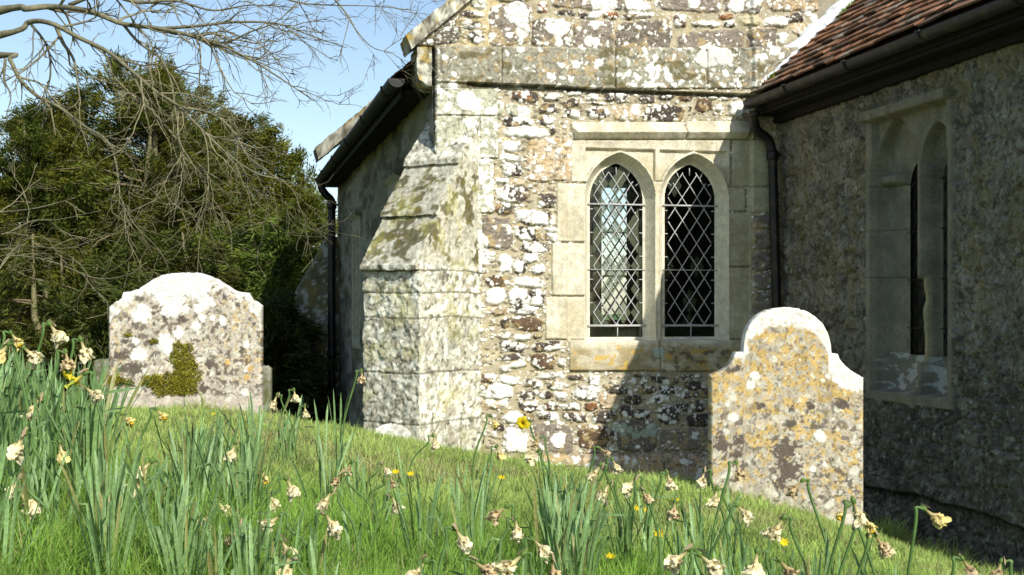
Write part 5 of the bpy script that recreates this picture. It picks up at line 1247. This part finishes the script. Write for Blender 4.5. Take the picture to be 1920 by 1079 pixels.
# ================================================================== TREES
def leaflets(P, D, L, wd, C, rg):
    """P centres, D direction, diamond leaf cards of four points each"""
    n = len(P); e = np.cross(D, rg.normal(0, 1, (n, 3))); e /= np.linalg.norm(e, axis=1)[:, None]+1e-9
    V = np.stack([P-D*L[:, None]*.5, P+e*wd[:, None]*.5, P+D*L[:, None]*.5, P-e*wd[:, None]*.5], 1).reshape(-1, 3)
    F = np.arange(4*n).reshape(n, 4); return V, F, np.repeat(C, 4, 0)
def conifer(name, label, px, d, top_py, halfw, seed, nb=120, per=300, col=(.075, .105, .022), stems=3, low=.12, cat='tree', grp=None, droop=.0, leaf=(.05, .13), colv=.4, gap=1.0):
    rg = np.random.default_rng(seed); b = W(px, 585, d); z0 = float(gz(np.array([b.x]), np.array([b.y]))[0]); H = W(px, top_py, d).z-z0
    root = thing(name, label, cat, (b.x, b.y, z0), grp)
    tb = MB(); Pl = []; Dl = []; Cl = []
    trunks = []
    for s in range(stems):
        a = rg.uniform(0, 6.28); sp = halfw*.55*(s > 0); tip = np.array([math.cos(a)*sp, math.sin(a)*sp, H*rg.uniform(.86, .98) if s else H*.97]); base = np.array([math.cos(a)*.1*s, math.sin(a)*.1*s, -.1])
        pts = [base*(1-t)+tip*t+np.array([math.cos(a), math.sin(a), 0])*math.sin(t*3.1)*.12+rg.normal(0, .03, 3)*(t > 0) for t in np.linspace(0, 1, 9)]
        tb.tube(pts, np.linspace(.04+.018*H, .012, 9), 7, (.17, .155, .08)); trunks.append(np.array(pts))
    for k in range(nb):
        tr = trunks[rg.integers(len(trunks))]; t = low+(1-low)*(k+rg.random())/nb; i = min(7, int(t*8)); p = tr[i]*(1-(t*8-i))+tr[i+1]*(t*8-i)
        a = rg.uniform(0, 6.28); prof = (math.sin(math.pi*min(1, .22+.76*t))**.75)
        R = halfw*prof*rg.uniform(.45, 1.28); up = rg.uniform(.15, .8)-droop
        d0 = np.array([math.cos(a), math.sin(a), up]); d0 /= np.linalg.norm(d0)
        nseg = 7; pts = [p]; dd = d0.copy()
        for q in range(nseg): dd = dd+rg.normal(0, .11, 3)+np.array([0, 0, -.03-droop*.1]); dd /= np.linalg.norm(dd); pts.append(pts[-1]+dd*R/nseg)
        pts = np.array(pts); tb.tube(pts, np.linspace(.012+.012*R, .004, nseg+1), 5, (.15, .125, .07))
        n = int(per*1.35*(.4+R/halfw)*rg.uniform(.35, 1.4)); tt = rg.uniform(.25, 1.05, n)**.8*nseg; ii = np.clip(tt.astype(int), 0, nseg-1); ff = (tt-ii)[:, None]
        c = pts[ii]*(1-ff)+pts[ii+1]*ff; ncl = max(3, int(n/38)); cl = rg.normal(0, .11*R+.05, (ncl, 3))*gap; cidx = (tt/nseg*ncl*.999).astype(int) % ncl
        c = c+cl[cidx]+rg.normal(0, .055, (n, 3))
        D = dd[None, :]*1.5+rg.normal(0, .55, (n, 3))+np.array([0, 0, .25-droop]); D /= np.linalg.norm(D, axis=1)[:, None]
        Pl.append(c); Dl.append(D); tone = rg.uniform(.7, 1.3); base = np.array(col)*np.array([1.15, 1.0, .62])*tone*(np.array([1.25, 1.05, .8]) if rg.random() < .35 else 1)
        Cl.append(base*rg.uniform(1-colv, 1+colv, n)[:, None])
    P = np.concatenate(Pl); D = np.concatenate(Dl); C = np.concatenate(Cl)
    keep = P[:, 2] > .05; P, D, C = P[keep], D[keep], C[keep]; n = len(P)
    V, F, Cc = leaflets(P, D, rg.uniform(leaf[0]*1.1, leaf[1]*1.2, n), rg.uniform(leaf[0]*.25, leaf[0]*.5, n), C, rg)
    tb.build('trunk', M_BARK, root); mk('crown', V, F, M_FOL, root, Cc, False)
def _c(*a): return a
G1 = 'evergreens behind the churchyard'
conifer('yew_tree', 'tallest dark evergreen rising behind the left headstone', 232, 21, 100, 1.6, 1, 260, 380, stems=5, grp=G1)
conifer('yew_tree', 'evergreen at the left edge with sky gaps beneath the bare branches', 50, 21, 185, 1.3, 2, 200, 340, stems=3, grp=G1, col=(.06, .095, .022))
conifer('yew_tree', 'rounded evergreen between the tallest evergreen and the church roof', 440, 22, 212, 1.25, 3, 200, 340, stems=3, grp=G1, col=(.085, .115, .022))
conifer('yew_tree', 'evergreen filling the gap left of the tallest evergreen', 160, 21.5, 150, 1.0, 7, 150, 320, stems=2, grp=G1)
conifer('yew_tree', 'small pointed evergreen beside the far end of the church roof', 560, 23, 280, .8, 4, 110, 300, stems=2, grp=G1, col=(.10, .13, .025))
conifer('yew_tree', 'dark evergreen mass hidden behind the tallest evergreen', 345, 24, 160, 1.4, 5, 160, 300, stems=2, grp=G1)
conifer('yew_tree', 'dark evergreen partly beyond the left picture edge', -70, 20, 230, 1.2, 6, 120, 260, stems=2, grp=G1)
G2 = 'bushes below the evergreens'
conifer('evergreen_bush', 'feathery bright green bush against the church corner', 470, 18.5, 375, 1.15, 11, 130, 300, stems=3, low=.02, cat='bush', grp=G2, col=(.085, .14, .035), droop=.15)
conifer('evergreen_bush', 'green bush hard against the far church wall', 575, 19.5, 345, .55, 12, 90, 260, stems=2, low=.02, cat='bush', grp=G2, col=(.10, .14, .03))
conifer('evergreen_bush', 'dark bush right behind the left headstone', 335, 17.5, 430, 1.1, 13, 110, 260, stems=3, low=.02, cat='bush', grp=G2, col=(.05, .075, .02), droop=.2)
conifer('evergreen_bush', 'open dark bush at the left edge above the daffodils', 60, 18, 420, 1.1, 14, 70, 200, stems=3, low=.05, cat='bush', grp=G2, col=(.065, .09, .02), droop=.3)
conifer('evergreen_bush', 'low dark bush between headstone and church', 520, 16.0, 560, .7, 15, 90, 260, stems=2, low=.0, cat='bush', grp=G2, col=(.035, .055, .015), droop=.3)
conifer('evergreen_bush', 'shaded bush left of the left headstone', 185, 17, 480, .9, 16, 90, 240, stems=3, low=.02, cat='bush', grp=G2, col=(.05, .075, .02), droop=.25)
# far hedge line beyond the evergreens
for i, (px, d, tp, hw_) in enumerate([(-150, 60, 505, 6), (60, 64, 520, 6), (260, 62, 510, 6), (470, 66, 515, 6)]):
    conifer('hedgerow_tree', ['far pale hedgerow tree beyond the left edge', 'far pale hedgerow tree seen under the left evergreen', 'far hedgerow tree behind the tallest evergreen', 'far hedgerow tree behind the bright bush'][i], px, d, tp, hw_, 40+i, 60, 160, stems=2, low=.0, col=(.13, .17, .06), grp='far hedgerow', leaf=(.25, .5), cat='tree')
# bare tree -------------------------------------------------------------
def bare_tree():
    rg = np.random.default_rng(77); T0 = W(-620, 585, 11.5); z0 = float(gz(np.array([T0.x]), np.array([T0.y]))[0]); base = np.array([T0.x, T0.y, z0])
    root = thing('bare_tree', 'leafless spreading tree whose twiggy branches hang in from the upper left', 'tree', T0.xyz*1.0); root.location.z = z0
    tb = MB(); bb = MB(); tw = MB(); c1 = np.array([.165, .155, .095]); c2 = np.array([.215, .195, .115])
    fork = base+np.array([.3, 0, 2.6])
    tb.tube([base+np.array([0, 0, -.2]), base+np.array([.03, 0, .5]), base+np.array([.12, .05, 1.5]), fork, fork+np.array([.2, .1, 1.5]), fork+np.array([.5, 0, 3.2])], [.42, .33, .27, .24, .17, .08], 14, c1*.8)
    mains = [  # (pixel path, depth start, depth end, r0, r1)
     ([(0, 20), (50, 17), (100, 13), (170, 22), (230, 45), (300, 54), (360, 68), (395, 80), (430, 92), (480, 118), (530, 150), (590, 190)], 10.5, 9.2, .032, .004),
     ([(300, 54), (360, 50), (440, 42), (520, 45), (590, 70), (650, 90)], 10.0, 9.4, .014, .003),
     ([(0, 66), (55, 42), (95, 44), (150, 72), (200, 96), (245, 132), (290, 170), (335, 200), (375, 240), (430, 292), (480, 325), (520, 335)], 10.2, 9.0, .026, .004),
     ([(0, 104), (18, 112), (38, 150), (72, 182), (112, 202), (160, 238), (198, 262), (216, 300), (224, 360), (222, 400)], 10.0, 9.6, .022, .004),
     ([(104, 46), (118, 80), (138, 112), (146, 160), (150, 190)], 10.1, 9.8, .018, .004),
     ([(130, 10), (190, -10), (260, 5), (330, 2), (400, 20), (470, 10), (560, 15)], 10.6, 9.8, .018, .003),
     ([(230, 45), (260, 80), (300, 110), (320, 150), (330, 215), (342, 290), (352, 320)], 10.1, 9.5, .012, .003),
     ([(335, 200), (400, 215), (440, 250), (462, 290), (500, 320), (530, 345)], 9.8, 9.2, .012, .003),
     ([(245, 132), (280, 200), (330, 260), (350, 300), (400, 330), (430, 350)], 9.8, 9.3, .011, .003),
     ([(-60, 400), (0, 398), (60, 392), (110, 380), (140, 372)], 8.6, 8.3, .010, .002),
     ([(-60, 420), (0, 440), (60, 415), (110, 412), (190, 395)], 8.8, 8.4, .010, .002),
     ([(-60, 500), (20, 480), (100, 492), (180, 522), (240, 515), (275, 492)], 8.6, 8.3, .007, .002),
     ([(-60, 455), (0, 460), (60, 462), (130, 465), (200, 440)], 8.9, 8.5, .007, .002),
     ([(360, 68), (420, 80), (470, 60), (520, 40), (560, 0), (580, -30)], 9.8, 9.4, .010, .002),
     ([(480, -20), (560, 5), (620, 10), (700, 12), (780, 20)], 9.8, 9.5, .008, .002),
     ([(600, -30), (645, 20), (670, 60), (700, 90), (740, 100)], 9.7, 9.5, .008, .002),
     ([(10, 110), (8, 150), (20, 180), (12, 215)], 10, 9.9, .012, .003)]
    for mi, (path, d0, d1, r0, r1) in enumerate(mains):
        n = len(path); P = [np.array(W(x, y, d0+(d1-d0)*k/(n-1)+rg.normal(0, .05))) for k, (x, y) in enumerate(path)]
        if path[0][0] <= 0 and mi != 16: P = [fork+np.array([0, 0, -.9 if path[0][1] > 300 else .3])]+[P[0]*.45+fork*.55+np.array([0, 0, .25])]+P
        C = np.array([tuple(q) for q in catmull([Vector(p) for p in P], 6)]); m = len(C)
        rr = np.linspace(1, 0, m)**1.15*(r0-r1)+r1
        if path[0][0] <= 0 and mi != 16: k = np.arange(m) < 13; rr = np.where(k, np.maximum(rr, r0*1.05+(.05 if r0 > .015 else .01)*(1-np.arange(m)/13)), rr)
        bb.tube(C, rr, 7, c1)
        # secondary shoots and twigs
        def shoot(p, d, L, r, lvl):
            ns = max(4, int(L/.07)); pts = [p]; dd = d/np.linalg.norm(d)
            for q in range(ns):
                dd = dd+rg.normal(0, .21, 3)+np.array([0, 0, -.035 if lvl < 2 else .02]); dd /= np.linalg.norm(dd); pts.append(pts[-1]+dd*L/ns)
            tw.tube(pts, np.linspace(r*1.05, max(.0015, r*.35), ns+1), 5 if lvl < 2 else 3, c2*rg.uniform(.75, 1.15), cap=False)
            if lvl < 3:
                for _ in range(int(L*([9, 9.5, 8][lvl])+rg.random())):
                    i = rg.integers(1, ns); sd_ = np.cross(dd, rg.normal(0, 1, 3)); sd_ /= np.linalg.norm(sd_)
                    base_d = pts[min(i+1, ns)]-pts[i]; base_d /= np.linalg.norm(base_d)
                    shoot(pts[i], base_d*rg.uniform(.6, 1.1)+sd_*rg.uniform(.35, .8), L*rg.uniform(.25, .62), max(.0016, r*.6), lvl+1)
            else:
                pass
        vis0 = 12 if (path[0][0] <= 0 and mi != 16) else 0
        Lm = np.linalg.norm(np.diff(C[vis0:], axis=0), axis=1).sum()
        cnt = int(Lm*(5.6 if mi not in (9, 10, 11, 12) else 4))
        for _ in range(cnt):
            i = int(vis0+(m-1-vis0)*rg.uniform(.08, .98)); i = min(i, m-2); td = C[i+1]-C[i]; td /= np.linalg.norm(td)
            sd_ = np.cross(td, rg.normal(0, 1, 3)); sd_ /= np.linalg.norm(sd_); 
            if mi in (2, 6, 7, 8): sd_ = sd_+np.array([.15, 0, -.2])
            shoot(C[i], td+sd_*rg.uniform(.3, .9), rg.uniform(.25, .8)*(1 if mi not in (9, 10, 11, 12) else .6), rr[i]*.5+.0012, 1)
    for nm, q in (('trunk', tb), ('branches', bb), ('twigs', tw)):
        o = q.build(nm, M_BARK, root); me = o.data; co = np.empty(len(me.vertices)*3, np.float32); me.vertices.foreach_get('co', co); co = co.reshape(-1, 3)-np.array(root.location, np.float32); me.vertices.foreach_set('co', co.ravel()); me.update()
    print('twig verts', tw.n)
bare_tree()
